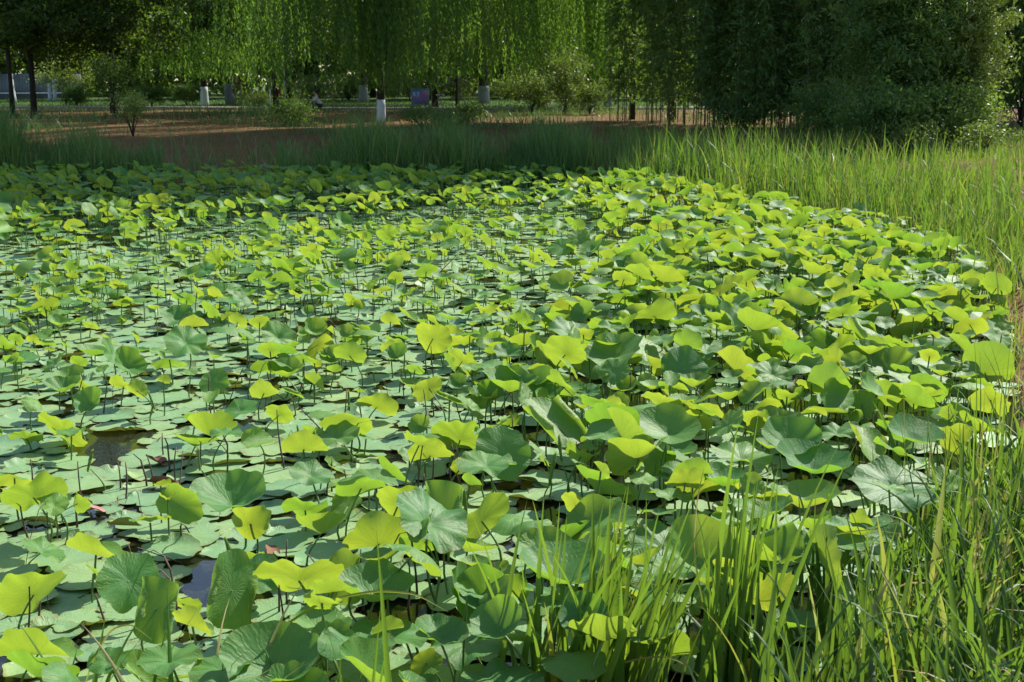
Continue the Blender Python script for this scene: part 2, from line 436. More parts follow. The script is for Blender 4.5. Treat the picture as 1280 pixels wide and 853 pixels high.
# ------------------------------------------------------------------ lotus shapes
def leaf_shape(kind, seed, nr, nt):
    """unit lotus blade, stalk joint at the origin; returns V, quads, tris, flat coords"""
    r_ = np.random.default_rng(seed)
    ph = r_.uniform(0, 2 * PI, 6); k1 = int(r_.integers(3, 6)); a1 = r_.uniform(.5, 1.2)
    rr = np.linspace(0, 1, nr + 1)[1:] ** .85
    th = np.linspace(0, 2 * PI, nt, endpoint=False)
    R, T = np.meshgrid(rr, th, indexing='ij')
    edge = 1 + .05 * np.sin(2 * T + ph[0]) + .035 * np.sin(5 * T + ph[1]) + .02 * np.sin(9 * T + ph[2])
    notch = .10 * (np.exp(-((np.angle(np.exp(1j * (T - ph[3])))) / .16) ** 2) + np.exp(-((np.angle(np.exp(1j * (T - ph[3] - PI)))) / .16) ** 2))
    RR = R * (edge - notch * R ** 3)
    x, y = RR * np.cos(T), RR * np.sin(T)
    wave = np.sin(k1 * T + ph[4]) * .6 + np.sin((2 * k1 + 1) * T + ph[5]) * .4
    fun = -.10 * np.exp(-(R / .22) ** 2) + .10
    z = np.zeros_like(x)
    if kind == 'bowl':   z = r_.uniform(.25, .6) * R ** 1.7 + .07 * a1 * R ** 3 * wave + fun
    elif kind == 'wavy': z = r_.uniform(.04, .16) * R + .15 * a1 * R ** 2.2 * wave + fun
    elif kind == 'dome': z = -r_.uniform(.15, .34) * R ** 1.8 + .08 * a1 * R ** 3 * wave + fun * .6
    elif kind == 'flat': z = .05 * a1 * R ** 2 * wave + fun * .5
    else: z = .04 * a1 * R ** 2.5 * wave
    q1, q2 = r_.uniform(0, 2 * PI, 2); amp = .10 if kind in ('bowl', 'wavy', 'dome', 'flat') else .05
    z = z + amp * R ** 2 * np.sin(2 * T + q1) * r_.uniform(.3, 1) + .055 * R ** 4 * np.sin(int(r_.integers(6, 10)) * T + q2) * (.4 + .6 * np.sin(T + q1) ** 2)
    z = z + .006 * R ** 2 * np.sin(20 * T) * (nt >= 40)
    if kind in ('taco', 'scroll', 'half', 'roll'):
        s = np.linspace(-1.15, 1.15, 461)
        if kind == 'taco': kap = np.full_like(s, r_.uniform(.8, 1.35))
        elif kind == 'half': kap = 2.6 * np.exp(-(s / .28) ** 2) + .15
        elif kind == 'scroll': kap = np.where(np.abs(s) > r_.uniform(.42, .55), 7.5, .3)
        else: kap = 7.5 + 5 * np.abs(s)
        ang = np.cumsum(kap) * (s[1] - s[0]); ang -= np.interp(0, s, ang)
        sx = np.cumsum(np.cos(ang)) * (s[1] - s[0]); sz = np.cumsum(np.sin(ang)) * (s[1] - s[0])
        sx -= np.interp(0, s, sx); sz -= np.interp(0, s, sz)
        an = np.interp(x, s, ang)
        X = np.interp(x, s, sx) - z * np.sin(an); Z = np.interp(x, s, sz) + z * np.cos(an)
        if kind == 'roll': X = X * (1 - .25 * np.abs(y))
        Y = y * (1.15 if kind == 'roll' else 1)
        if kind in ('scroll', 'half'): Y = Y + .0 * X
        P = np.stack([X, Y, Z], -1)
    else:
        P = np.stack([x, y, z], -1)
    flat = np.stack([R * np.cos(T), R * np.sin(T), np.zeros_like(R)], -1)
    V = np.vstack([P.reshape(-1, 3), [[0, 0, 0.0]]])
    FL = np.vstack([flat.reshape(-1, 3), [[0, 0, 0]]])
    i = np.arange(nr - 1)[:, None] * nt; j = np.arange(nt)[None]; k = (j + 1) % nt
    Q = np.stack([i + j, i + nt + j, i + nt + k, i + k], -1).reshape(-1, 4)
    Tt = np.stack([np.full(nt, nr * nt), np.arange(nt), (np.arange(nt) + 1) % nt], -1)
    return V, Q, Tt, FL

KINDS = ['bowl'] * 9 + ['wavy'] * 9 + ['dome'] * 7 + ['taco'] * 9 + ['half'] * 5 + ['scroll'] * 5 + ['flat'] * 5 + ['roll'] * 3
VARS = {k: [i for i, q in enumerate(KINDS) if q == k] for k in set(KINDS)}
LO = [leaf_shape(k, 100 + i, 3, 14) for i, k in enumerate(KINDS)]
MID = [leaf_shape(k, 100 + i, 5, 24) for i, k in enumerate(KINDS)]
for i, k in enumerate(KINDS):
    if k in ('scroll', 'roll', 'taco', 'half'): LO[i] = leaf_shape(k, 100 + i, 5, 20); MID[i] = leaf_shape(k, 100 + i, 8, 32)
HI_CACHE = {}
def hi_mesh(i):
    if i not in HI_CACHE:
        k = KINDS[i]
        V, Q, T, FL = leaf_shape(k, 100 + i, 14 if k in ('scroll', 'roll') else 9, 60)
        HI_CACHE[i] = mk_mesh('leaf_blade', V, [Q, T], {'flat': FL}, M['leaf'])
    return HI_CACHE[i]

def rot_from(tilt, az, spin):
    """normal leans by tilt towards azimuth az; the blade is first spun about its own normal"""
    return np.array(Matrix.Rotation(az, 3, 'Z') @ Matrix.Rotation(tilt, 3, 'Y') @ Matrix.Rotation(spin - az, 3, 'Z'))

LEAVES = []   # dicts
def add_leaf(pos, rad, kind, tilt, az, spin=None, tint=None, hero=None, lean=None):
    sp = rng.uniform(0, 2 * PI) if spin is None else spin
    d = rad * 0.5
    base = np.array([pos[0] + rng.normal(0, .35) * d, pos[1] + rng.normal(0, .35) * d, -.08])
    if lean is not None: base[:2] = pos[:2] + np.array(lean)
    LEAVES.append(dict(pos=np.array(pos, float), rad=rad, kind=kind, var=int(rng.choice(VARS[kind])), R=rot_from(tilt, az, sp), base=base,
                       tint=float(np.clip(rng.beta(1.6, 2.0), 0, 1)) if tint is None else tint, hero=hero, tilt=tilt, az=az))

D = math.radians
# hand-placed conspicuous leaves: u, v, width px, kind, height, tilt deg, azimuth deg (90 = normal leans away), spin deg, tint, label, short name
AW, TC, RT, LF = 90, -90, 0, 180
HERO = [
 (290, 632, 95, 'bowl', .24, 12, -100, 20, .10, 'largest round bowl-shaped dark green lotus leaf standing over the open floating pads', 'the big round bowl leaf'),
 (313, 655, 54, 'taco', .22, 62, 95, 5, .95, 'small yellow-green lotus leaf standing upright against the big round bowl leaf', 'the upright leaf before the bowl leaf'),
 (160, 726, 78, 'flat', .22, 48, -60, 0, .15, 'dark green oval lotus leaf tilted steeply to show its top, lower left', 'the steep dark oval leaf'),
 (196, 762, 62, 'scroll', .22, 62, -78, 0, .4, 'upright squarish lotus leaf with pale rolled edges beside the steep dark oval leaf', 'the squarish leaf with rolled edges'),
 (42, 744, 84, 'taco', .20, 50, 120, 60, .7, 'yellow-green lotus leaf tilted up like a hand on a thin stalk, lower left edge', 'the hand-like tilted leaf'),
 (120, 694, 70, 'taco', .17, 30, 60, 75, .85, 'wedge-shaped lotus leaf half yellow half dark green above the steep dark oval leaf', 'the two-tone wedge leaf'),
 (18, 598, 58, 'dome', .24, 35, 80, 0, .9, 'yellow lotus leaf over a flat pad at the left edge, above the butterfly-fold leaf', 'the yellow leaf at the left edge'),
 (62, 622, 46, 'taco', .14, 40, 20, 30, .4, 'small green lotus leaf folded like a butterfly left of the pink withered leaf', 'the butterfly-fold leaf'),
 (97, 630, 30, 'half', .16, 74, 60, 0, .6, 'narrow upright half-folded lotus leaf standing right beside the pink withered leaf', 'the narrow folded leaf'),
 (290, 738, 72, 'scroll', .2, 58, -60, 10, .45, 'green lotus leaf with edges rolling inward, below the big round bowl leaf', 'the inward-rolling leaf'),
 (432, 722, 50, 'scroll', .2, 64, -100, 0, .65, 'yellow-green lotus leaf with a frilled pale rolled edge behind the thin front reeds', 'the frilled rolled-edge leaf'),
 (474, 680, 82, 'taco', .2, 46, 95, 88, .85, 'wide fan-like yellow lotus leaf showing its underside, left of the big tilted oval leaf', 'the wide yellow fan leaf'),
 (402, 667, 66, 'bowl', .2, 32, 100, 0, .6, 'shell-shaped pale yellow-green cupped lotus leaf left of the wide yellow fan leaf', 'the shell-shaped leaf'),
 (555, 640, 62, 'scroll', .28, 62, -88, 0, .35, 'tall square lotus leaf with pale rolled edges, directly left of the big tilted oval leaf', 'the tall square leaf'),
 (602, 652, 98, 'flat', .3, 55, 140, 20, .62, 'big oval yellow-green lotus leaf tilted sideways, above left of the central reed tussock', 'the big tilted oval leaf'),
 (500, 628, 56, 'taco', .26, 56, 100, 10, .8, 'yellow half-folded lotus leaf just behind the wide yellow fan leaf', 'the yellow half-folded leaf'),
 (536, 486, 44, 'flat', .3, 58, 130, 0, .95, 'bright yellow lotus leaf tilted on edge beside open water in the middle of the pond', 'the bright tilted leaf in the middle'),
 (628, 566, 72, 'flat', .34, 52, -80, 0, .05, 'broad dark green lotus leaf standing almost upright to show its shaded top', 'the broad dark upright leaf'),
 (585, 576, 48, 'dome', .32, 50, 110, 0, .95, 'bright yellow rounded lotus leaf in front of the broad dark upright leaf', 'the yellow rounded leaf'),
 (538, 570, 50, 'taco', .3, 45, 90, 80, .9, 'low wide yellow lotus leaf with a curled rim above the tall square leaf', 'the low wide yellow leaf'),
 (692, 527, 66, 'scroll', .34, 35, -50, 50, .5, 'long lotus leaf with a pale rolled edge pointing away over darker leaves in the middle', 'the long rolled-edge leaf'),
 (855, 462, 62, 'flat', .36, 50, -85, 0, .05, 'dark green round lotus leaf facing forward among yellow leaves right of the middle', 'the dark round forward-facing leaf'),
 (870, 376, 56, 'dome', .38, 40, 85, 0, .9, 'yellow mound-shaped lotus leaf high above its neighbours in the middle distance', 'the high yellow mound leaf'),
 (712, 379, 48, 'dome', .36, 42, 90, 0, .95, 'yellow umbrella-like lotus leaf alone on its stalk beside open water in the middle distance', 'the lone umbrella leaf'),
 (988, 560, 78, 'bowl', .42, 20, -100, 0, .05, 'deep green bowl-shaped lotus leaf just right of the tall reed blade', 'the deep green bowl'),
 (1016, 592, 92, 'bowl', .36, 8, -60, 50, .0, 'bluish wavy bowl of a lotus leaf directly below the deep green bowl', 'the bluish wavy bowl'),
 (1118, 614, 112, 'wavy', .38, 16, -70, 0, .05, 'widest wavy blue-green lotus leaf with a folded centre above the right grass', 'the widest wavy leaf'),
 (1142, 552, 72, 'bowl', .4, 14, -60, 0, .1, 'blue-green lotus bowl with a yellow-lit front rim above the widest wavy leaf', 'the yellow-rimmed bowl'),
 (1196, 550, 42, 'taco', .38, 70, 80, 0, .9, 'upright bright yellow lotus leaf right of the yellow-rimmed bowl', 'the upright yellow leaf at right'),
 (1238, 500, 52, 'dome', .42, 50, 60, 0, .85, 'yellow arched lotus leaf behind tall grass by the right edge', 'the arched leaf by the right edge'),
 (836, 692, 112, 'wavy', .24, 14, -80, 0, .25, 'large pale green flat lotus leaf half hidden behind the central reed tussock', 'the large pale flat leaf'),
 (590, 806, 108, 'wavy', .16, 6, -90, 0, .3, 'pale wavy flat lotus leaf at the bottom behind the single orange reed blade', 'the pale wavy bottom leaf'),
 (486, 800, 112, 'wavy', .18, 10, 60, 0, .3, 'pale ruffled lotus leaf at the bottom crossed by two thick dark green reed blades', 'the ruffled bottom leaf'),
 (992, 672, 92, 'taco', .26, 22, 70, 20, .35, 'green lotus leaf with its lower flap lit yellow, under the bluish wavy bowl', 'the leaf with the lit flap'),
 (886, 596, 84, 'dome', .36, 40, 95, 0, .9, 'wide yellow lotus leaf in front of pale leaves, left of the tall reed blade', 'the wide yellow leaf'),
 (720, 632, 46, 'flat', .3, 60, 50, 0, .95, 'lemon yellow oval lotus leaf with a green centre above the reed tussock', 'the lemon oval leaf'),
 (48, 818, 100, 'taco', .16, 34, 85, 70, .65, 'yellow-green lotus leaf with a scorched pale corner at the bottom left', 'the scorched-corner leaf'),
 (330, 806, 112, 'wavy', .14, 14, 90, 0, .5, 'wide pale lotus leaf at the bottom edge behind thin arching dry grass', 'the wide bottom leaf'),
 (822, 822, 110, 'taco', .18, 30, 95, 80, .5, 'drooping lotus leaf showing a shaded underside at the bottom right of the tussock', 'the drooping bottom leaf'),
 (541, 424, 46, 'taco', .32, 58, 85, 0, .9, 'yellow cupped upright lotus leaf rising over open pads in the middle distance', 'the yellow cupped upright leaf'),
 (232, 430, 56, 'wavy', .26, 30, -60, 0, .2, 'broad green tilted lotus leaf among small yellow ones left of the middle', 'the broad tilted leaf'),
 (380, 562, 52, 'taco', .26, 44, 90, 85, .9, 'yellow-green fan-shaped lotus leaf on a thin stalk among brown dead stalks', 'the fan leaf among stalks'),
 (268, 478, 38, 'flat', .24, 48, -90, 0, .2, 'small dark green upright lotus leaf on the open left water', 'the small dark upright leaf'),
 (330, 492, 36, 'taco', .22, 50, 80, 60, .85, 'small yellow folded lotus leaf right of the small dark upright leaf', 'the small yellow folded leaf'),
 (1212, 406, 46, 'dome', .42, 44, 90, 0, .95, 'yellow rounded lotus leaf at the foot of the right bank reeds', 'the yellow leaf below the bank reeds'),
 (1090, 316, 44, 'dome', .42, 40, 90, 0, .9, 'curled yellow lotus leaf at the edge of the bank reeds in the distance', 'the curled leaf at the reed edge'),
 (80, 490, 42, 'bowl', .2, 10, -90, 0, .2, 'small green saucer lotus leaf above open pads near the left edge', 'the small saucer leaf'),
 (115, 505, 40, 'bowl', .26, 40, -110, 0, .15, 'cupped dark green lotus leaf tilted forward beside the small saucer leaf', 'the tilted cup leaf'),
 (612, 722, 62, 'taco', .2, 30, 120, 40, .8, 'bright yellow curled lotus leaf directly left of the tussock, low over dark leaves', 'the curled leaf beside the tussock'),
 (940, 352, 40, 'dome', .4, 36, 80, 0, .9, 'yellow lotus leaf in the dense right bed below the bank reeds', 'the yellow leaf of the right bed'),
]
for (u, v, w, kind, h, tl, az, sp, ti, lab, short) in HERO:
    p = at(u, v, h)
    dep = proj(p)[2][0]
    rad = w / 2 / F_PX * dep * (1.12 if kind in ('taco', 'half') else 1.0)
    if kind == 'scroll': rad *= 1.35
    add_leaf(p, rad, kind, D(tl), D(az), D(sp), ti, hero=(lab, short))

# density of raised leaves (per square metre), as a table over the picture of the pond surface
VR = [212, 235, 270, 310, 360, 420, 480, 540, 600, 680, 770, 860]
UC = [0, 150, 300, 450, 580, 700, 800, 950, 1150, 1280]
DENS = np.array([
 [ 9,  9, 10, 11, 11, 11, 11,  9,  6,  3],
 [ 9,  9, 10, 10, 10, 10, 10, 10,  8,  3],
 [ 8,  8,  6,  6,  5, 4.5,  7, 10,  9,  4],
 [ 6,  6,  5,  5,  4, 3.5,  7, 11, 10,  5],
 [ 5,  5, 4.5,  4, 3.5,  4,  8, 11, 11,  8],
 [ 5, 4.5,  4,  4,  3.5,  6,  9, 12, 12, 11],
 [ 4,  3.5, 2.5,  3,  5,  8, 11, 13, 12, 12],
 [ 3, 2.4, 1.6, 2.2,  6, 11, 13, 14, 13, 12],
 [ 2, 1.4, 1.1,  2,  9, 12, 13, 13, 13, 11],
 [2.5, 2.2, 2.0,  5, 10, 12, 12, 12, 12,  8],
 [ 4,  4,  5,  6, 8,  8, 8,  9,  7,  5],
 [ 4,  4,  5,  5,  6,  7,  7,  6,  5,  4]], float)

DENS[5:9, :3] *= .62; DENS[3:10, 9] = [8, 11, 12, 13, 12, 11, 8]; DENS[8:, 3] = [6, 9, 9, 8]; DENS[9:, 4:8] = [[13, 14, 14, 13], [13, 13, 12, 12], [12, 11, 10, 8]]; DENS[1:6] *= 1.35; DENS[:, 5:] *= 1.12; DENS[6:, 4:] *= 1.1
def table(u, v):
    u = np.clip(u, UC[0], UC[-1]); v = np.clip(v, VR[0], VR[-1])
    i = np.clip(np.searchsorted(VR, v) - 1, 0, len(VR) - 2); j = np.clip(np.searchsorted(UC, u) - 1, 0, len(UC) - 2)
    VRa, UCa = np.array(VR, float), np.array(UC, float)
    fv = (v - VRa[i]) / (VRa[i + 1] - VRa[i]); fu = (u - UCa[j]) / (UCa[j + 1] - UCa[j])
    return (DENS[i, j] * (1 - fv) * (1 - fu) + DENS[i + 1, j] * fv * (1 - fu) + DENS[i, j + 1] * (1 - fv) * fu + DENS[i + 1, j + 1] * fv * fu)

SUN_AZ = math.atan2(.62, .50)     # world angle of the direction to the sun (x right, y away)
def scatter_leaves():
    n = 60000
    y = rng.uniform(3.6, 30, n); x = rng.uniform(-1, 1, n) * (2.2 + .44 * y)
    area = np.mean(4.4 + .88 * y) * 26.4
    u, v, _ = proj(np.stack([x, y, np.full(n, .25)], 1))
    d = sdist(x, y)
    cl = .3 + 1.35 * (np.sin(x * 1.9 + 2 * np.sin(y * .7)) * np.sin(y * 1.3 + 1.1 * x) * .5 + .5)   # clumping
    keep = (rng.uniform(0, 1, n) < table(u, v) * cl * 1.35 * np.interp(y, [5, 8, 12, 30], [1.3, 1.4, 1.9, 1.9]) * area / n) & (d < -.12)
    placed = {}
    for l in LEAVES: placed.setdefault((int(l['pos'][0] // .5), int(l['pos'][1] // .5)), []).append((l['pos'][0], l['pos'][1], l['rad'], True))
    for xx, yy, uu, vv, dd in zip(x[keep], y[keep], u[keep], v[keep], d[keep]):
        dense = table(np.array([uu]), np.array([vv]))[0] / (1.35 if yy > 13 else 1.15)
        size = rng.choice([0, 1, 2], p=[.36, .42, .22] if dense < 7 else [.22, .42, .36])
        k_ = np.interp(yy, [5, 8, 12, 30], [.88, .84, .70, .70]) * (1.18 if uu > 680 and yy > 9 else 1); rad = [rng.uniform(.06, .10), rng.uniform(.10, .15), rng.uniform(.15, .23)][size] * k_
        ok = True; ci, cj = int(xx // .5), int(yy // .5)
        for a in (-1, 0, 1):
            for b_ in (-1, 0, 1):
                for (px, py, pr, he) in placed.get((ci + a, cj + b_), ()):
                    if math.hypot(px - xx, py - yy) < (pr + rad) * (.8 if he else .42): ok = False
        if not ok: continue
        placed.setdefault((ci, cj), []).append((xx, yy, rad, False))
        h = rng.uniform(.10, .28) if dense < 6 else rng.uniform(.20, .46)
        if size == 0: h *= rng.uniform(.7, 1.15)
        if yy > 24: h += .08
        kind = rng.choice(['bowl', 'wavy', 'dome', 'taco', 'half', 'scroll', 'flat'], p=[.25, .25, .14, .19, .05, .04, .08])
        q = rng.uniform()
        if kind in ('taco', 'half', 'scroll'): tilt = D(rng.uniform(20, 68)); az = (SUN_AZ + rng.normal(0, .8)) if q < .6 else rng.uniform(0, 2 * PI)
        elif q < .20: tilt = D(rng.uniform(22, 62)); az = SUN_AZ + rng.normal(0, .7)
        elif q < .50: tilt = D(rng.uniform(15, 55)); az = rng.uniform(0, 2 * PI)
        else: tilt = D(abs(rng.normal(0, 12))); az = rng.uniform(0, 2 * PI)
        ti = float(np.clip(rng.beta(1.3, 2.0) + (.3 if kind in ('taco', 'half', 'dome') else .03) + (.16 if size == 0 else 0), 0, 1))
        if yy > 26: ti *= .5  # tree shade on the far leaves put into a darker, bluer tint
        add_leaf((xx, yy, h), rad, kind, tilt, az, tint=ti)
scatter_leaves()
# spindle-shaped leaves that have not opened yet
ROLLED = []
for (u, v, L) in [(288, 690, 34), (248, 614 - 40, 20), (584, 700 - 70, 30), (880, 575, 20), (838, 556, 18), (1044, 640, 34), (980, 505, 22), (375, 545, 22), (612, 748, 40), (770, 640, 26),
                  (700, 560, 26), (690, 585, 34), (1010, 480, 20), (1090, 500, 22), (905, 430, 18), (760, 480, 20), (640, 470, 18), (436, 500, 20), (190, 500, 18), (112, 575, 24)]:
    h = .3 if u > 500 else .2
    p = at(u, v, h); ROLLED.append((p, L / F_PX * proj(p)[2][0]))
print('raised leaves', len(LEAVES))

# ------------------------------------------------------------------ floating pads
def pad_shape(seed, nr, nt):
    r_ = np.random.default_rng(seed)
    ph = r_.uniform(0, 2 * PI, 8)
    rr = np.linspace(0, 1, nr + 1)[1:] ** .8; th = np.linspace(0, 2 * PI, nt, endpoint=False)
    R, T = np.meshgrid(rr, th, indexing='ij')
    e = 1 + .06 * np.sin(2 * T + ph[0]) + .05 * np.sin(3 * T + ph[1]) + .035 * np.sin(7 * T + ph[2]) + .03 * np.sin(11 * T + ph[3])
    for q in range(int(r_.integers(2, 6))):
        c, w, dp = r_.uniform(0, 2 * PI), r_.uniform(.06, .28), r_.uniform(.08, .45)
        e = e - dp * np.exp(-(np.angle(np.exp(1j * (T - c))) / w) ** 2) * R ** 2
    x, y = R * e * np.cos(T), R * e * np.sin(T)
    z = .02 * R ** 2 * np.sin(3 * T + ph[4]) + .015 * R ** 3 * np.sin(8 * T + ph[5])
    c = r_.uniform(0, 2 * PI); lift = r_.choice([0, .06, .16, .32])
    dd = np.cos(T - c) * R
    z = z + lift * np.clip(dd - .45, 0, 1) ** 1.5 * 2
    V = np.vstack([np.stack([x, y, z], -1).reshape(-1, 3), [[0, 0, 0]]])
    FL = np.vstack([np.stack([R * np.cos(T), R * np.sin(T), 0 * R], -1).reshape(-1, 3), [[0, 0, 0]]])
    i = np.arange(nr - 1)[:, None] * nt; j = np.arange(nt)[None]; k = (j + 1) % nt
    Q = np.stack([i + j, i + nt + j, i + nt + k, i + k], -1).reshape(-1, 4)
    Tt = np.stack([np.full(nt, nr * nt), np.arange(nt), (np.arange(nt) + 1) % nt], -1)
    return V, Q, Tt, FL
NPV = 24
PLO = [pad_shape(500 + i, 2, 16) for i in range(NPV)]
PMID = [pad_shape(500 + i, 3, 28) for i in range(NPV)]
PADS = []
def scatter_pads():
    n = 80000
    y = rng.uniform(3.7, 29.8, n); x = rng.uniform(-1, 1, n) * (2.2 + .44 * y)
    d = sdist(x, y)
    cell = {}
    gap = np.sin(x * 1.1 + 1.7 * np.sin(y * .55)) * np.sin(y * .9 + .8 * np.sin(x * 1.6)) + .35 * np.sin(x * 4.1 + y * 2.3)
    for xx, yy, dd, gg in zip(x, y, d, gap):
        if dd > -.05: continue
        if gg > 1.05: continue
        if gg > .62 and 9 < yy and rng.uniform() < .6: continue
        uu, vv, _ = proj(np.array([xx, yy, 0.]))
        if table(uu, vv)[0] > 8.5 and rng.uniform() < .93: continue
        rad = rng.uniform(.08, .23)
        ci, cj = int(xx // .6), int(yy // .6); ok = True
        for a in (-1, 0, 1):
            for b_ in (-1, 0, 1):
                for (px, py, pr) in cell.get((ci + a, cj + b_), ()):
                    if math.hypot(px - xx, py - yy) < (pr + rad) * .60: ok = False; break
        if not ok: continue
        cell.setdefault((ci, cj), []).append((xx, yy, rad))
        z = .008 + rng.uniform(0, .022)
        t = abs(rng.normal(0, .03)); az = rng.uniform(0, 2 * PI)
        PADS.append(dict(pos=np.array([xx, yy, z]), rad=rad, var=int(rng.integers(NPV)), R=rot_from(t, az, rng.uniform(0, 6.28)),
                         tint=float(np.clip(rng.beta(1.2, 2.2) + (.5 if rng.uniform() < .06 else 0), 0, 1))))
scatter_pads()
print('pads', len(PADS))

# ------------------------------------------------------------------ which ones show largest
def gather(items, shapes_fn):
    Vs, Fs, own = [], [], []; n = 0
    for idx, l in enumerate(items):
        V, Q, T, FL = shapes_fn(l)
        W = (V * l['rad']) @ l['R'].T + l['pos']
        Vs.append(W); Fs.append(np.vstack([np.column_stack([Q, ]), np.column_stack([T, T[:, 2]])]) + n); n += len(W)
    return Vs, Fs
lv, lf = gather(LEAVES, lambda l: LO[l['var']])
bv = np.concatenate(lv); bf = np.concatenate(lf)
polys = [tuple(p) if p[2] != p[3] else tuple(p[:3]) for p in bf.tolist()]
bvh = BVHTree.FromPolygons([tuple(p) for p in bv.tolist()], polys)
eye = Vector((0, 0, CAM_H))
def visible_score(W):
    """rough count of picture pixels that show of a sheet with vertices W"""
    u, v, dep = proj(W)
    if dep.min() < .5: return 0, 0
    w = u.max() - u.min(); h = v.max() - v.min()
    inside = (u > 0) & (u < 1280) & (v > 0) & (v < 853)
    if not inside.any(): return 0, 0
    pick = W[:: max(1, len(W) // 10)]
    n = hit = 0
    for p, ok in zip(pick, inside[:: max(1, len(W) // 10)]):
        n += 1
        if not ok: continue
        d = Vector(p) - eye; L = d.length
        loc, nr, i, dist = bvh.ray_cast(eye, d / L, L - .03)
        if loc is None: hit += 1
    return w * h * hit / max(n, 1), hit / max(n, 1)
for l, W in zip(LEAVES, lv):
    l['score'], l['vis'] = visible_score(W)
    if l['hero']: l['score'] += 1e6
order = sorted(range(len(LEAVES)), key=lambda i: -LEAVES[i]['score'])
SOLO = set(order[:298])
for l in PADS:
    V = PLO[l['var']][0]; W = (V * l['rad']) @ l['R'].T + l['pos']
    l['score'], l['vis'] = visible_score(W)
porder = sorted(range(len(PADS)), key=lambda i: -PADS[i]['score'])
PSOLO = set(porder[:298])

# ------------------------------------------------------------------ labels that tell the leaves apart
MARKS = []   # (short phrase, u, v)
for h in HERO: MARKS.append((h[10], h[0], h[1]))
MARKS += [('the pink withered leaf', 118, 636), ('the curled brown leaf', 205, 604), ('the boat-shaped yellowing leaf', 155, 657), ('the central reed tussock', 760, 690),
          ('the tall reed blade', 935, 640), ('the black seed pod', 418, 411)]
USED = set()
NUM = ['', 'one', 'two', 'three', 'four', 'five', 'six', 'seven', 'eight', 'nine', 'ten', 'eleven', 'twelve']
def rel_label(u, v, heads, step):
    """a description from the look and the place beside a landmark that nothing else has taken; step is a leaf width in pixels there"""
    ms = sorted(MARKS, key=lambda m: (m[1] - u) ** 2 + (1.6 * (m[2] - v)) ** 2)
    for m in ms[:6]:
        du, dv = u - m[1], (v - m[2]) * 1.6
        side = 'right of' if du > 0 else 'left of'
        depth = 'in front of' if dv > 0 else 'behind'
        k = int(min(12, max(1, round(max(abs(du), abs(dv)) / step))))
        if abs(du) > 2.2 * abs(dv): rel = side
        elif abs(dv) > 2.2 * abs(du): rel = depth
        else: rel = ('behind and ' if dv < 0 else 'before and ') + side
        for hd in heads:
            for txt in (f'{hd} just {rel} {m[0]}' if k == 1 else f'{hd} {NUM[k]} widths {rel} {m[0]}',):
                if len(txt.split()) <= 16 and txt not in USED:
                    USED.add(txt); return txt
    for m in ms:
        for hd in heads:
            for k in NUM[1:]:
                txt = f'{hd} about {k} widths from {m[0]}'
                if len(txt.split()) <= 16 and txt not in USED:
                    USED.add(txt); return txt
    return heads[0]

SHAPE = dict(bowl='cupped', wavy='wavy', dome='arched', taco='folded', half='creased', scroll='rolled-edged', flat='flat')
stalk_meshes = []
for i in range(5):
    g = Geo(); t = np.linspace(0, 1, 9)
    a, b_ = rng.normal(0, .05, 2)
    g.tube(np.stack([a * np.sin(t * PI), b_ * np.sin(t * PI), t], 1), .0045 * (1.15 - .3 * t), 6)
    stalk_meshes.append(g.mesh('stalk', M['stalk']))

def aim(base, tip):
    d = Vector(tip) - Vector(base)
    return d.to_track_quat('Z', 'Y').to_euler(), d.length

proto = None
for i in order[:298]:
    l = LEAVES[i]
    u, v, dep = (a[0] for a in proj(l['pos']))
    if l['hero']:
        lab = l['hero'][0]; USED.add(lab)
    else:
        lab = None
    o = thing('lotus_leaf', lab or 'lotus leaf', 'lotus leaf', tuple(l['base']), 0, 'raised lotus leaves standing on stalks')
    bl = link('leaf_blade', hi_mesh(l['var']), o, tuple(l['pos'] - l['base']))
    bl.rotation_euler = Matrix(l['R'].tolist()).to_euler(); bl.scale = (l['rad'],) * 3
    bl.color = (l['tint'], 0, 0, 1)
    st = link('stalk', random.choice(stalk_meshes), o)
    e, L = aim(l['base'], l['pos']); st.rotation_euler = e; st.scale = (1 + l['rad'] * 2, 1 + l['rad'] * 2, L)
    l['obj'] = o; l['uv'] = (u, v, dep)
for i in order[:298]:
    l = LEAVES[i]
    if l['hero']: continue
    u, v, dep = l['uv']
    nz = l['R'] @ np.array([0, 0, 1.0]); under = nz @ (np.array([0, 0, CAM_H]) - l['pos']) < 0
    sz = 'small' if l['rad'] < .125 else 'large' if l['rad'] > .175 else 'medium'
    cl = 'yellow-green' if (l['tint'] > .45 or under) else 'blue-green' if l['tint'] < .2 else 'green'
    sh = SHAPE[l['kind']]
    heads = [f'{sz} {cl} {sh} lotus leaf', f'{sz} {cl} {sh} lotus leaf ' + ('showing its underside' if under else 'showing its top'),
             f'{sz} {cl} {sh} ' + ('tilted' if l['tilt'] > .5 else 'level') + ' lotus leaf']
    l['obj']['label'] = rel_label(u, v, heads, .32 * F_PX / dep)

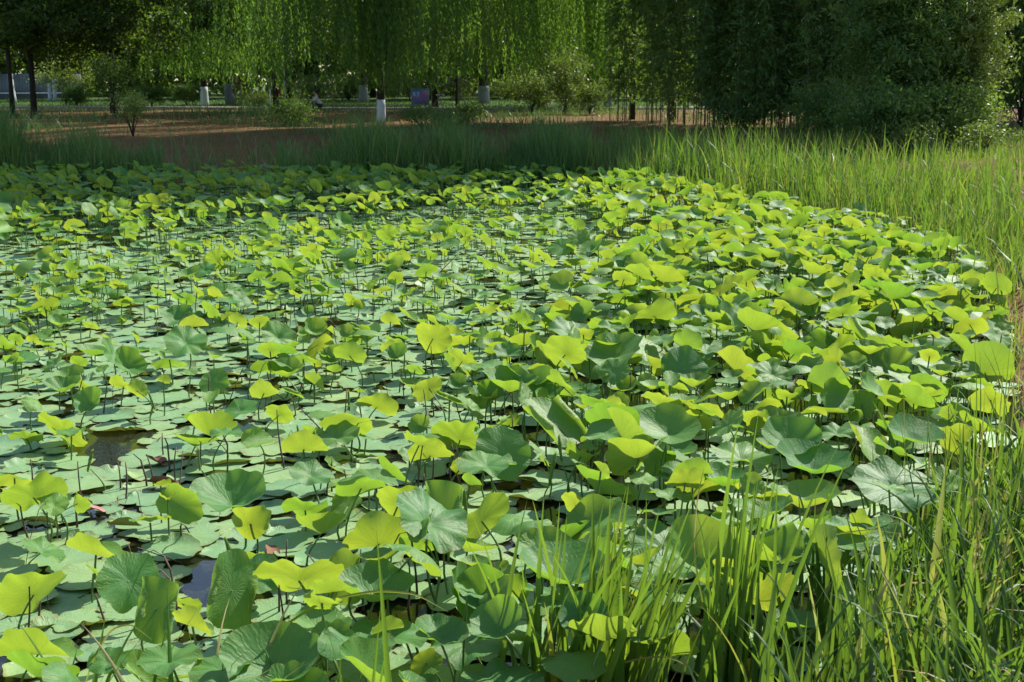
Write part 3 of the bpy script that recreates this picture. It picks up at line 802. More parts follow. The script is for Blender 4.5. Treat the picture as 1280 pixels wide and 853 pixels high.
for i in porder[:298]:
    l = PADS[i]
    key = l['var']
    if ('pad', key) not in HI_CACHE:
        V, Q, T, FL = pad_shape(500 + key, 6, 56)
        HI_CACHE[('pad', key)] = mk_mesh('floating_pad', V, [Q, T], {'flat': FL}, M['pad'])
    o = link('floating_pad', HI_CACHE[('pad', key)], None, tuple(l['pos']))
    o.rotation_euler = Matrix(l['R'].tolist()).to_euler(); o.scale = (l['rad'],) * 3
    o.color = (l['tint'], 0, 0, 1)
    u, v, dep = (a[0] for a in proj(l['pos']))
    sz = 'small' if l['rad'] < .17 else 'large' if l['rad'] > .24 else 'medium'
    cl = 'yellowish' if l['tint'] > .5 else 'pale green' if l['tint'] < .25 else 'green'
    tag(o, rel_label(u, v, [f'{sz} {cl} floating lotus pad', f'{sz} {cl} notched floating lotus pad', f'{sz} {cl} pad flat on the water'], .42 * F_PX / dep), 'lotus pad', 'lotus pads floating on the water')

def mass(items, skip, shape_of, name, mat, label, cat, stalks=False):
    Vs, Qs, Ts, Fl = [], [], [], []; n = 0
    for i, l in enumerate(items):
        if i in skip: continue
        V, Q, T, FL = shape_of(l)
        Vs.append((V * l['rad']) @ l['R'].T + l['pos']); Qs.append(Q + n); Ts.append(T + n)
        F2 = FL.copy(); F2[:, 2] = l['tint']; Fl.append(F2); n += len(V)
    me = mk_mesh(name, np.concatenate(Vs), [np.concatenate(Qs), np.concatenate(Ts)], {'flat': np.concatenate(Fl)}, mat)
    tag(link(name, me), label, cat, kind='stuff')
mass(LEAVES, SOLO, lambda l: (MID if l['pos'][1] < 14 else LO)[l['var']], 'lotus_foliage', M['leaf'], 'countless smaller and farther lotus leaves filling the pond', 'lotus leaves')
mass(PADS, PSOLO, lambda l: (PMID if l['pos'][1] < 12 else PLO)[l['var']], 'floating_pad_cover', M['pad'], 'small and distant floating pads covering the water', 'lotus pads')
g = Geo()
for i, l in enumerate(LEAVES):
    if i in SOLO: continue
    a, b_ = l['base'], l['pos'] - np.array([0, 0, .005]); mid = (a + b_) / 2 + np.append(rng.normal(0, .015, 2), 0)
    g.tube(np.array([a, mid, b_]), .0045 + .008 * l['rad'], 4, cap=False)
tag(g.obj('stalk_mass', M['stalk']), 'green stalks under the smaller and farther lotus leaves', 'stalks', kind='stuff')

# rolled young leaves
rv = [i for i, k in enumerate(KINDS) if k == 'roll']
for p, L in ROLLED:
    base = np.array([p[0] + rng.normal(0, .03), p[1] + rng.normal(0, .03), -.05])
    u, v, dep = (a[0] for a in proj(p))
    o = thing('rolled_leaf', rel_label(u, v, ['unopened spindle-shaped lotus leaf', 'pale rolled-up young lotus leaf'], .3 * F_PX / dep), 'rolled leaf', tuple(base), 0, 'young lotus leaves still rolled up')
    bl = link('leaf_blade', hi_mesh(int(rng.choice(rv))), o, tuple(p - base))
    bl.rotation_euler = Matrix(rot_from(D(rng.uniform(75, 100)), D(-90 + rng.normal(0, 25)), 0).tolist()).to_euler()
    bl.rotation_euler = (D(90 + rng.normal(0, 12)), D(rng.normal(0, 12)), D(rng.normal(0, 50)))
    bl.scale = (L * .62,) * 3; bl.color = (.6, 0, 0, 1)
    st = link('stalk', random.choice(stalk_meshes), o)
    e, LL = aim(base, p - np.array([0, 0, L * .5])); st.rotation_euler = e; st.scale = (1.1, 1.1, LL)

# ------------------------------------------------------------------ dead stalks
def stalk_variant(kind):
    g = Geo(); t = np.linspace(0, 1, 10)
    if kind == 0: P = np.stack([.03 * np.sin(t * 2), .0 * t, t], 1)
    elif kind == 1:   # snapped over
        P = np.array([[0, 0, 0], [.01, 0, .3], [.02, 0, .58], [.05, 0, .64], [.16, .02, .58], [.30, .03, .32], [.38, .03, .02]])
    elif kind == 2:   # hooked tip
        P = np.array([[0, 0, 0], [.0, 0, .4], [.02, 0, .8], [.06, 0, .95], [.14, 0, 1.0], [.21, 0, .93]])
    else: P = np.stack([.25 * t, .05 * t, t * .95], 1)
    g.tube(P, .0055 * np.linspace(1.2, .6, len(P)), 6)
    return g.mesh('dead_stalk', M['dead'])
DS = [stalk_variant(i) for i in range(4)]
fixed = [(282, 580, 60), (252, 575, 40), (212, 575, 45), (370, 560, 55), (357, 560, 70), (205, 560, 30), (150, 600, 35), (180, 635, 40), (415, 600, 40), (440, 560, 50), (560, 500, 40),
         (640, 330, 22), (652, 335, 25), (628, 328, 20), (612, 335, 24), (600, 320, 20), (660, 420, 40), (510, 415, 25), (880, 830, 60), (800, 795, 60), (545, 800, 55), (530, 830, 60), (1000, 470, 40)]
spots = [at(u, v + h * .4, 0) for u, v, h in fixed]; hs = [h / F_PX * proj(p)[2][0] * 1.1 for p, (_, _, h) in zip(spots, fixed)]
tries = 0
while len(spots) < 210 and tries < 5000:
    tries += 1
    vv = rng.choice([rng.uniform(265, 430), rng.uniform(430, 640), rng.uniform(640, 830)], p=[.5, .38, .12])
    uu = rng.normal(430, 240) if rng.uniform() < .85 else rng.uniform(0, 1200)
    if not 0 < uu < 1270: continue
    c = at(uu, vv)
    for _ in range(int(rng.integers(1, 4))):
        p = c + np.append(rng.normal(0, .12, 2), 0)
        if sdist(p[0], p[1]) < -.3: spots.append(p); hs.append(rng.uniform(.14, .42))
for p, h in zip(spots, hs):
    k = int(rng.choice(4, p=[.5, .14, .14, .22]))
    o = link('dead_stalk', DS[k], None, (p[0], p[1], -.04))
    w = 1.0 if p[1] < 12 else 1.25
    o.scale = (w if k != 1 else h * 1.3, w if k != 1 else h * 1.3, h + .04)
    if k == 1: o.scale = (max(h, .25) * 1.4,) * 3
    o.rotation_euler = (rng.normal(0, .1), rng.normal(0, .1), rng.uniform(0, 6.28))
    u, v, dep = (a[0] for a in proj(p))
    hd = {0: 'straight brown dead stalk', 1: 'snapped brown stalk bent back to the water', 2: 'hooked brown dead stalk', 3: 'leaning brown dead stalk'}[k]
    tag(o, rel_label(u, v, [hd, 'thin ' + hd, ('tall ' if h > .3 else 'short ') + hd], .3 * F_PX / dep), 'dead stalk', 'dead lotus stalks standing in the water')

# withered leaves and the seed pod
def boat(name, u, v, w, h, mat, label, rz, curl, z=.03):
    p = at(u, v, z); rad = w / 2 / F_PX * proj(p)[2][0]
    V, Q, T, FL = leaf_shape('taco', 77 + int(u), 6, 36)
    V = V * np.array([.8, 1.1, curl])
    me = mk_mesh(name, V, [Q, T], {'flat': FL}, mat)
    o = link(name, me, None, tuple(p)); o.scale = (rad,) * 3; o.rotation_euler = (D(12), D(18), rz)
    tag(o, label, 'withered leaf')
boat('withered_leaf', 205, 604, 34, 18, M['deadleaf'], 'purplish brown curled dead leaf lying on pale pads', D(100), 1.0, .05)
boat('withered_leaf', 118, 636, 28, 14, M['pinkleaf'], 'small pink withered leaf flat on the pads by the narrow folded leaf', D(80), .5, .035)
boat('withered_leaf', 155, 657, 38, 20, M['boatleaf'], 'boat-shaped yellowing leaf with rusty side on the open pads', D(120), 1.0, .06)
boat('withered_leaf', 52, 652, 40, 10, M['boatleaf'], 'flat yellowing leaf with ochre rim below the butterfly-fold leaf', D(95), .5, .04)
boat('withered_leaf', 195, 577, 30, 14, M['deadleaf'], 'dark brown shrivelled leaf just behind the purplish curled one', D(60), .9, .05)
boat('withered_leaf', 340, 690, 30, 14, M['deadleaf'], 'torn reddish dead leaf on the water right of the upright leaf', D(20), .5, .035)
boat('withered_leaf', 572, 549, 20, 16, M['deadleaf'], 'orange-brown dry leaf scrap among green leaves in the middle', D(20), 1.2, .12)
g = Geo()
a = np.linspace(0, 2 * PI, 16, endpoint=False)
prof = [(.004, .06), (.012, .05), (.024, .02), (.032, -.006), (.033, -.016), (.026, -.024), (.001, -.026)]
V = np.array([[r * math.cos(t), r * math.sin(t), z] for r, z in prof for t in a])
Q = [[i * 16 + j, i * 16 + (j + 1) % 16, (i + 1) * 16 + (j + 1) % 16, (i + 1) * 16 + j] for i in range(len(prof) - 1) for j in range(16)]
p = at(418, 411, .2)
pod = thing('seed_pod', 'small round black dried lotus seed pod on a bent stalk among yellow leaves', 'seed pod', (p[0] - .09, p[1], -.03))
g.add(V, Q); o = g.obj('pod', M['pod'], pod, (.09, 0, .23)); o.rotation_euler = (D(150), D(25), 0)
g = Geo(); g.tube(np.array([[0, 0, 0], [0, 0, .2], [.015, 0, .29], [.05, 0, .31], [.085, 0, .27]]), .005, 6); g.obj('stalk', M['dead'], pod)

# ------------------------------------------------------------------ reeds and grass
def field(n, xr, yr, test):
    x = rng.uniform(*xr, n); y = rng.uniform(*yr, n)
    k = test(x, y)
    return x[k], y[k]

def stand(name, label, cat, x, y, hmin, hmax, wmin, wmax, mat, tint, seg=4, lean=.18, bend=.6, across=2, hf=None):
    n = len(x); z = np.maximum(gh(x, y), -.1)
    H = rng.uniform(hmin, hmax, n) * (hf(x, y) if hf else 1); W = rng.uniform(wmin, wmax, n)
    az = rng.uniform(0, 2 * PI, n)
    g = Geo()
    blades(g, np.stack([x, y, z], 1), H, W, az, np.abs(rng.normal(0, lean, n)), np.abs(rng.normal(0, bend, n)), seg, tint(n, x, y), across)
    return tag(g.obj(name, mat), label, cat, kind='stuff')

def ctint(lo, hi, dry):
    def f(n, x, y):
        c = .5 + .5 * np.sin(x * 1.3 + 2 * np.sin(y * .8)) * np.sin(y * 1.1 + x * .4)
        t = lo + (hi - lo) * np.clip(.5 * c + .5 * rng.uniform(0, 1, n), 0, 1)
        return np.where(rng.uniform(0, 1, n) < dry, rng.uniform(.8, 1, n), t)
    return f

# dark reeds on the far shore
def far_test(x, y):
    d = sdist(x, y); u = 640 + F_PX * x / y
    gap = np.where((u > 205) & (u < 345), .05, 1.0) * np.where((u > 345) & (u < 400), .4, 1.0)
    cl = .6 + .4 * (np.sin(x * 1.7 + np.sin(y * 2)) * np.sin(x * .6 + 1) > -.4)
    return (d > -.6) & (d < 1.9) & (rng.uniform(0, 1, len(x)) < gap * cl) & (x < 6)
x, y = field(80000, (-26, 6), (27.5, 33.5), far_test)
stand('bank_reeds', 'dark green reeds lining the far shore below the soil slope', 'reeds', x, y, .6, 1.25, .014, .036, M['farreed'], ctint(.15, .95, .05), hf=lambda x, y: 1.0 + .2 * (x < -10) + .38 * np.sin(x * .9 + .7) * np.sin(x * .37) + .25 * np.sin(x * 2.9 + y) )
# weeds on the soil slope
x, y = field(60000, (-40, 18), (31, 70), lambda x, y: (rng.uniform(0, 1, len(x)) < .12 + np.clip(np.sin(x * .55 + 2.1 * np.sin(y * .3)) * np.sin(y * .42 + x * .13) * 1.3, 0, 1) ** 1.3))
stand('slope_weeds', 'patches of weeds and grass scattered over the far soil slope', 'weeds', x, y, .12, .5, .015, .04, M['farreed'], ctint(.1, .8, .12), 3, .4, .8)
# bright reeds on the right bank
def right_test(x, y):
    d = sdist(x, y)
    p = np.where(d < 0, np.clip((d + .9) / .9, 0, 1) * .6, np.clip(1.1 - d / 5, .08, 1))
    return (d > -.9) & (d < 9.5) & (x > 2.4) & (rng.uniform(0, 1, len(x)) < p) & ((y > 13) | (rng.uniform(0, 1, len(x)) < .12)) & (y > 8) & (rng.uniform(0, 1, len(x)) < .35 + .65 * (np.sin(x * 1.6 + 1.7 * np.sin(y * .9)) * np.sin(y * 1.2 + x * .5) > -.15))
x, y = field(48000, (2.5, 18), (7, 39), right_test)
stand('bank_grass', 'tall bright green grass and reeds covering the right bank', 'grass', x, y, .5, 1.2, .012, .034, M['grass'], ctint(-.3, .70, .10), 5, .2, .9, hf=lambda x, y: .66 + .95 * np.exp(-((x - 9.6) / 1.5) ** 2 - ((y - 25) / 4) ** 2) * .6 + .85 * np.exp(-((x - 4.6 - (27 - y) * .25) / 2.0) ** 2 - ((y - 26.5) / 4.5) ** 2) + .25 * np.sin(x * 1.4 + 2 * np.sin(y * .7)) * np.sin(y * 1.1) + .3 * np.exp(-((x - 7.6) / 1.6) ** 2 - ((y - 18) / 4) ** 2))
x, y = field(16000, (3, 24), (27, 43), lambda x, y: (sdist(x, y) > 2) & (np.hypot(x - np.interp(y, [28, 32, 36, 40, 44], [14, 14.6, 16, 17.8, 21.5]), 0) > 1.1))
stand('low_bank_grass', 'low mixed green and straw grass between the right bank reeds and the bushes', 'grass', x, y, .12, .5, .012, .03, M['grass'], ctint(.1, .75, .22), 3, .3, .8, hf=lambda x, y: .7 + .5 * np.sin(x * 1.1 + y) * np.sin(y * .8))
x, y = field(26000, (1.5, 14), (5.5, 28), lambda x, y: (sdist(x, y) > .25) & (rng.uniform(0, 1, len(x)) < .25 + .75 * (np.sin(x * 1.7 + y) * np.sin(y * 1.3) > -.2)))
stand('bank_undergrowth', 'short mixed green grass under the reeds of the right bank', 'grass', x, y, .15, .5, .010, .026, M['grass'], ctint(-.1, .7, .16), 4, .3, .8)
# dry thatch at the foot of it
x, y = field(22000, (3.0, 12), (9, 30), lambda x, y: (sdist(x, y) > -.45) & (sdist(x, y) < 3))
stand('dry_thatch', 'dead brown grass matted at the foot of the bank reeds', 'grass', x, y, .15, .5, .006, .014, M['grass'], lambda n, x, y: rng.uniform(.88, 1, n), 3, .7, .8)
# lawn behind the path
x, y = field(30000, (-60, 50), (71, 100), lambda x, y: np.ones(len(x), bool))
stand('park_lawn', 'short green grass of the park behind the path', 'grass', x, y, .06, .2, .03, .06, M['farreed'], ctint(.0, .5, .03), 2, .3, .5)
# foreground bank grass
def near_test(x, y):
    d = sdist(x, y)
    p = np.clip((d + .6) / .9, 0, 1) * np.clip((x - .55 - .0 * y) / 1.1, 0, 1)
    return (d > -.6) & (rng.uniform(0, 1, len(x)) < p)
x, y = field(7600, (.5, 6), (2.7, 7.2), near_test)
stand('near_grass', 'dense long green grass on the near bank at the bottom corner', 'grass', x, y, .3, .78, .015, .044, M['grass'], ctint(-.3, .42, .09), 7, .3, 1.0, 3)
x, y = field(5000, (-4, 8), (1.5, 6), lambda x, y: sdist(x, y) > .05)
stand('bank_turf', 'short tufted grass on the near bank', 'grass', x, y, .08, .25, .005, .012, M['grass'], ctint(.1, .7, .15), 4, .4, .8, 3)

# individual reed clumps in the foreground
def clump(name, label, u, v, n, hh, ww, spread, lean_az, lean, tints, z=None, seg=9, bend=.35, cat='reed clump', group=None):
    p = at(u, v, 0.0); zz = max(float(gh(p[0], p[1])), -.12) if z is None else z
    b = np.stack([rng.normal(0, spread, n), rng.normal(0, spread * .6, n), np.zeros(n)], 1)
    H = rng.uniform(.55, 1, n) * hh
    az = np.where(rng.uniform(0, 1, n) < .7, lean_az + rng.normal(0, .7, n), rng.uniform(0, 2 * PI, n))
    g = Geo()
    blades(g, b, H, rng.uniform(.7, 1.15, n) * ww, az, np.abs(rng.normal(lean, .09, n)), np.abs(rng.normal(0, bend, n)), seg, rng.choice(tints, n), 3, 1.25, .4)
    o = g.obj(name, M['grass'], None, (p[0], p[1], zz))
    return tag(o, label, cat, group)
GR = 'reed clumps at the near water edge'
G1, G2, G3, DRY = .35, .52, .64, .9
clump('reed_clump', 'dense central tussock of long bright green reed blades with a few orange ones', 725, 900, 80, 1.08, .044, .16, .35, .2, [G2, .5, G3, .58, G2, .62, G1, .55, .84], group=GR)
clump('reed_clump', 'small clump of the tallest dark green reed blades right of the central tussock', 900, 905, 26, 1.3, .034, .055, .8, .09, [G1, G1, G2, G2], bend=.2, group=GR)
clump('reed_clump', 'two thick dark green reed blades standing upright beside the ruffled bottom leaf', 505, 1150, 2, 1.12, .030, .012, .3, .03, [G1, .3], bend=.06, group=GR)
clump('reed_clump', 'slender pair of upright green reed blades crossing the frilled rolled-edge leaf', 432, 1150, 3, 1.08, .020, .02, .4, .04, [G2, G1], bend=.12, group=GR)
clump('reed_clump', 'single orange and yellow reed blade standing before the pale wavy bottom leaf', 605, 1150, 2, .95, .020, .006, 1.6, .02, [.82, .79], bend=.03, group=GR)
clump('reed_clump', 'thin arching reed blades leaning over the bottom left corner leaves', 260, 930, 16, .8, .026, .16, .6, .3, [G1, G2, G3, .95], bend=.8, group=GR)
clump('reed_clump', 'few long curved blades leaning right at the very bottom left', 110, 930, 10, .75, .028, .08, .5, .38, [G1, G2], bend=.5, group=GR)
clump('reed_clump', 'low spray of green blades between the thick pair and the thin arching ones', 370, 930, 14, .66, .03, .09, .7, .25, [G1, G2, G2], bend=.5, group=GR)
clump('reed_clump', 'fan of green blades between tussock and the tallest clump, low at the bottom edge', 830, 930, 16, .7, .018, .10, 1.2, .3, [G2, G3, G1, .9], bend=.6, group=GR)
clump('reed_clump', 'broad-bladed reed clump rising from the bottom edge right of the tallest clump', 1060, 930, 14, .8, .03, .10, 1.3, .25, [G1, G2, G3], bend=.5, group=GR)
clump('reed_clump', 'tall fine reed clump standing at the right edge before the bank reeds', 1215, 720, 26, 1.05, .016, .16, 1.6, .12, [G1, G2, G3, .88], bend=.35, group=GR)
clump('reed_clump', 'sparse reed clump between the arched leaf and the right edge', 1262, 620, 24, 1.0, .016, .22, 1.5, .12, [G1, G2, G3, .9], bend=.4, group=GR)
clump('reed_clump', 'broad dark green grass blades close to the lens in the bottom right corner', 1200, 1250, 14, 1.05, .026, .14, 2.2, .2, [.2, .3, G1, .45], bend=.7, group=GR)
clump('reed_clump', 'broad light green blades close to the lens left of the bottom right corner', 1010, 1250, 8, .92, .026, .10, 1.0, .16, [G1, G2, .5], bend=.4, group=GR)
clump('reed_clump', 'tall soft-focus blades at the right edge leaning over the bank grass', 1330, 1250, 14, 1.35, .022, .12, 2.5, .25, [.2, .3, G1, G2], bend=.6, group=GR)
# dry arching grass leaves
def arch(label, pts, w, tint=.97):
    P = np.array([at(u, v, z) for u, v, z in pts])
    t = np.linspace(0, 1, len(P)); tt = np.linspace(0, 1, 24)
    C = np.stack([np.interp(tt, t, P[:, k]) for k in range(3)], 1)
    for _ in range(3): C[1:-1] = (C[:-2] + 2 * C[1:-1] + C[2:]) / 4
    tg = unit(np.gradient(C, axis=0)); s = unit(np.cross(tg, np.array([0, -1, .3])))
    hw = (w * np.minimum(1, 3 * tt + .4) * (1 - tt ** 3) * .5 + .0006)[:, None]
    V = np.stack([C - s * hw, C + np.cross(s, tg) * hw * .5, C + s * hw], 1).reshape(-1, 3)
    Q = [[i * 3 + j, i * 3 + j + 1, (i + 1) * 3 + j + 1, (i + 1) * 3 + j] for i in range(23) for j in range(2)]
    base = C[0]; g = Geo(); g.add(V - base, Q, None, np.clip(tint - .25 * (1 - tt), 0, 1).repeat(3))
    tag(g.obj('dry_grass_leaf', M['grass'], None, tuple(base)), label, 'grass leaf')
arch('pale dry grass leaf arching over the squarish leaf near the bottom left', [(105, 860, .15), (118, 820, .3), (140, 785, .36), (165, 780, .36), (190, 800, .3)], .007)
arch('long dry grass leaf curving down across the bottom over the thick dark blades', [(330, 800, .35), (400, 752, .42), (470, 738, .44), (520, 742, .42), (560, 765, .36)], .010)
arch('thin tan grass leaf looping over the drooping bottom leaf', [(730, 850, .2), (770, 830, .3), (820, 820, .33), (850, 825, .3), (905, 870, .2)], .007)
arch('thin tan grass stem bowing right of the tussock above the dead stems', [(742, 752, .4), (765, 735, .45), (800, 727, .45), (840, 735, .4), (870, 760, .3)], .005)
arch('pale dry blade arching below the leaf with the lit flap', [(1000, 690, .45), (1040, 668, .5), (1090, 662, .52), (1130, 668, .5)], .006)
arch('tall pale straw stalk slanting left of the tallest clump', [(900, 830, .1), (880, 760, .35), (866, 690, .55), (872, 620, .7), (880, 585, .8)], .007)

# near flowering grass stems, close to the lens at the right
def seed_grass(label, u, v, d, H, lean):
    r = ray(u, v); r = r / r[1] * d
    p = np.array([r[0], r[1], CAM_H + r[2]])
    zg = float(gh(p[0], p[1]))
    L = p[2] - zg
    o = thing('seed_grass', label, 'grass stem', (p[0] - lean, p[1], zg))
    t = np.linspace(0, 1, 12)
    P = np.stack([lean * t ** 1.8, 0 * t, L * t], 1)
    g = Geo(); g.tube(P, .0022 * (1.2 - .5 * t), 5, .75); g.obj('stem', M['grass'], o)
    g = Geo(); n = 60; tt = rng.uniform(.80, 1.0, n)
    c = np.stack([np.interp(tt, t, P[:, k]) for k in range(3)], 1) + rng.normal(0, .007, (n, 3))
    dr = unit(rng.normal(0, .35, (n, 3)) + [0.3, 0, 1]); cards(g, c, .022, .25, rng.uniform(.84, 1, n), dirs=dr); g.obj('seed_head', M['grass'], o)
    g = Geo(); k = 4
    b_ = np.stack([np.interp([.15, .3, .45, .6], t, P[:, q]) for q in range(3)], 1)
    blades(g, b_, np.array([.3, .34, .3, .24]), np.full(4, .011), np.array([.3, 2.6, .1, 2.9]), np.full(4, .5), np.full(4, .7), 8, np.full(4, .55), 3)
    g.obj('leaf', M['grass'], o)
seed_grass('blurred flowering grass stem with brownish head close at the right edge', 1215, 600, 2.9, 1, -.12)
seed_grass('flowering grass stem leaning at the right edge, shorter than its neighbour', 1262, 660, 3.1, 1, .10)

# ------------------------------------------------------------------ trees
def ground_at(u, dist):
    x = (u - 640) / F_PX * (dist)
    return x, dist, float(gh(x, dist))

def trunk_parts(root, H, r, lean=(0, 0), limbs=6, white=0.0, rootflare=1.25, limb_to=None, twigs=True, dim=False):
    g = Geo(); t = np.linspace(0, 1, 10)
    wob = np.cumsum(rng.normal(0, .03 * H / 10, (10, 2)), 0)
    P = np.stack([lean[0] * t + wob[:, 0] * .5, lean[1] * t + wob[:, 1] * .5, H * t - .15 * (t == 0)], 1)
    rad = r * (1 - .6 * t); rad[0] *= rootflare
    g.tube(P, rad, 10)
    ends = []
    for k in range(limbs):
        s = rng.uniform(.35, .95); b = np.array([np.interp(s, t, P[:, q]) for q in range(3)])
        a = rng.uniform(0, 2 * PI) if limb_to is None else k * 2 * PI / limbs + rng.normal(0, .3)
        L = H * rng.uniform(.25, .5)
        q = np.linspace(0, 1, 6)[:, None]
        d = np.array([math.cos(a), math.sin(a), rng.uniform(.35, 1.0)])
        pts = b + d * L * q + np.array([0, 0, -.12 * L]) * q ** 2 + np.vstack([np.zeros(3), rng.normal(0, .05 * L, (5, 3))])
        g.tube(pts, r * .45 * (1 - s * .4) * (1 - .8 * q[:, 0]), 6)
        ends.append(pts[-1])
        if twigs:
            for w in range(3):
                s2 = pts[int(rng.integers(2, 6))]; dd = unit(rng.normal(0, 1, 3) + [0, 0, .4])
                g.tube(np.array([s2, s2 + dd * L * .25, s2 + dd * L * .45 + rng.normal(0, .1, 3)]), r * .12 * np.array([1, .6, .2]), 4)
    tr = g.obj('trunk', M['bark'], root)
    if white:
        g = Geo(); q = np.linspace(0, white, 5); s = q / H
        pts = np.stack([np.interp(s, t, P[:, 0]), np.interp(s, t, P[:, 1]), q], 1)
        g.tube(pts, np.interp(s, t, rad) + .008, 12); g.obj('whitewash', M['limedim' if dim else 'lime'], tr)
    return ends, P

def blob_crown(root, centre, radii, nclump, per, size, tint, mat, clump_r=.75, name='crown', shell=.55, flat=.55, aspect=.5):
    g = Geo()
    d = unit(rng.normal(size=(nclump, 3))); rr = rng.uniform(shell, 1, nclump)[:, None]
    c = np.array(centre) + d * rr * np.array(radii)
    cr = clump_r * rng.uniform(.6, 1.35, nclump)
    ct = np.clip(rng.normal(tint, .24, nclump), 0, 1)
    P = c[:, None] + rng.normal(0, .5, (nclump, per, 3)) * cr[:, None, None] * np.array([1, 1, flat])
    T = np.clip(ct[:, None] + rng.normal(0, .1, (nclump, per)), 0, 1)
    cards(g, P.reshape(-1, 3), size, aspect, T.ravel(), down=.3)
    g.obj(name, mat, root)

def broadleaf(name, label, u, dist, H, r, crown_z, radii, nclump, per, size, tint, white=0.0, lean=(0, 0), cat='tree', group=None, mat='tree', limbs=7, clump_r=.9, skirt=0):
    x, y, z = ground_at(u, dist)
    root = thing(name, label, cat, (x, y, z), 0, group)
    trunk_parts(root, H * .75, r, lean, limbs, white)
    blob_crown(root, (lean[0] * .8, lean[1] * .8, crown_z), radii, int(nclump * 1.25), int(per * 1.1), size * 1.4, tint, M[mat], clump_r)
    if skirt: blob_crown(root, (0, 0, skirt), (radii[0], radii[1], 2.0), 60, 110, size * 1.3, tint, M[mat], .8, 'lower_crown', .2)
    return root

def willow(label, u, dist, H, r, spread, zlow, nstr, tint, white=1.15, lean=(0, 0), dim=False):
    x, y, z = ground_at(u, dist)
    root = thing('willow_tree', label, 'tree', (x, y, z), 0, 'willow trees along the far bank')
    trunk_parts(root, H * .7, r, lean, 9, white, dim=dim)
    g = Geo(); Ps, Ds, Ts = [], [], []
    # strands start on bent boughs: bunched by bough so that gaps stay between them
    nb = max(10, nstr // 18)
    ba = rng.uniform(0, 2 * PI, nb); br = spread * np.sqrt(rng.uniform(.08, 1, nb)); bz = H * rng.uniform(.5, 1, nb) * (1 - .28 * (br / spread) ** 2)
    bt = np.clip(rng.normal(tint, .25, nb), 0, 1); bl = rng.exponential(.75, nb) * (rng.uniform(0, 1, nb) < .6)
    nf = nb // 3; ba[:nf] = -PI / 2 + rng.normal(0, .55, nf); br[:nf] = spread * rng.uniform(.12, .6, nf)
    for s in range(int(nstr * 1.7)):
        k = int(rng.integers(nb))
        a = ba[k] + rng.normal(0, .11); rr = br[k] + rng.normal(0, .22)
        top = np.array([lean[0] * .8 + math.cos(a) * rr, lean[1] * .8 + math.sin(a) * rr, bz[k] + rng.normal(0, .4)])
        full = top[2] - zlow - bl[k] - rng.exponential(.45)
        L = full if rng.uniform() < .85 else min(rng.uniform(3, 8), full)
        if L < .6: continue
        n = int(L / .085)
        q = np.linspace(0, 1, n)
        out = np.array([math.cos(a), math.sin(a), 0])
        sway = rng.normal(0, .12, 3); sway[2] = 0
        P = top + out * (.35 * np.sqrt(q)[:, None]) + sway * (q ** 2)[:, None] * L * .4 + np.stack([0 * q, 0 * q, -L * q ** 1.12], 1)
        P += rng.normal(0, .035, P.shape)
        Ps.append(P); dd = rng.normal(0, .38, P.shape) + np.array([0, 0, -1.0]); Ds.append(unit(dd))
        Ts.append(np.clip(bt[k] + rng.normal(0, .1, n), 0, 1))
    P = np.concatenate(Ps); hide = P[:, 2] + z > 9.5
    keep = ~hide | (rng.uniform(0, 1, len(P)) < .5)
    cards(g, P[keep], .20, .26, np.concatenate(Ts)[keep], dirs=np.concatenate(Ds)[keep])
    g.obj('crown', M['willow'], root)
    # leafy mass inside the top
    blob_crown(root, (lean[0], lean[1], H * .72), (spread * .75, spread * .75, H * .22), 60, 130, .34, tint * .8, M['willow'], 1.0, name='upper_crown')

willow('willow with a bright limewashed trunk foot, left one of the two nearest the water', 262, 75, 18, .2, 5.4, 1.5, 330, .5)
willow('willow nearest the water with a white limewashed trunk on the soil slope', 478, 50, 24, .14, 5.6, 1.25, 560, .55, .9)
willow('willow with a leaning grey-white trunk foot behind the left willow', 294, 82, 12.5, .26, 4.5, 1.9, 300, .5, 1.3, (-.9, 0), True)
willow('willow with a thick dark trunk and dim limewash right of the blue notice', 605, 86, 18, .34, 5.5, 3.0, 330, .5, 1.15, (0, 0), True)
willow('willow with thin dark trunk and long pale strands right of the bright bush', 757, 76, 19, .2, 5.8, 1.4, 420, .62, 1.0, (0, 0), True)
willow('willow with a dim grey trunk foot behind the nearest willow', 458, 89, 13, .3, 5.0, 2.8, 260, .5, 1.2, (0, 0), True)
willow('bushy willow hanging low behind the blue notice', 545, 74, 19, .16, 5.4, 1.7, 300, .5, 0)
willow('willow with trailing strands left of the bright bush', 675, 66, 20, .17, 5.0, 1.6, 330, .58, 0)
TG = 'broadleaf trees at the left of the far bank'
broadleaf('broadleaf_tree', 'dark broadleaf tree with a thin bare trunk at the far left', 51, 60, 17, .13, 9.4, (6, 5, 7), 130, 130, .17, .12, skirt=4.2, group=TG)
broadleaf('broadleaf_tree', 'broadleaf tree with a leaning limewashed trunk at the far left', 27, 86, 13, .18, 8.6, (5, 5, 5.5), 100, 110, .2, .2, 1.9, (-.5, 0), group=TG)
broadleaf('broadleaf_tree', 'thin broadleaf tree with pale trunk behind the yellow-lit bush', 73, 97, 13, .12, 8.4, (4.5, 4, 5.2), 90, 100, .22, .3, 1.4, group=TG)
broadleaf('broadleaf_tree', 'slim whitewashed tree just right of the thin pale one', 78.5, 96, 12, .12, 8.0, (4, 4, 4.8), 70, 100, .22, .3, 1.7, group=TG)
broadleaf('broadleaf_tree', 'big dark broadleaf tree with crooked bare boughs above the pale sapling', 150, 62, 18, .16, 10, (6.5, 5, 7.6), 130, 130, .17, .12, skirt=4.2, group=TG)
broadleaf('broadleaf_tree', 'dense dark broadleaf tree between the left willow and the nearest willow', 350, 62, 23, .12, 11.5, (5.5, 5, 8), 150, 120, .2, .12, skirt=4.4, group=TG)
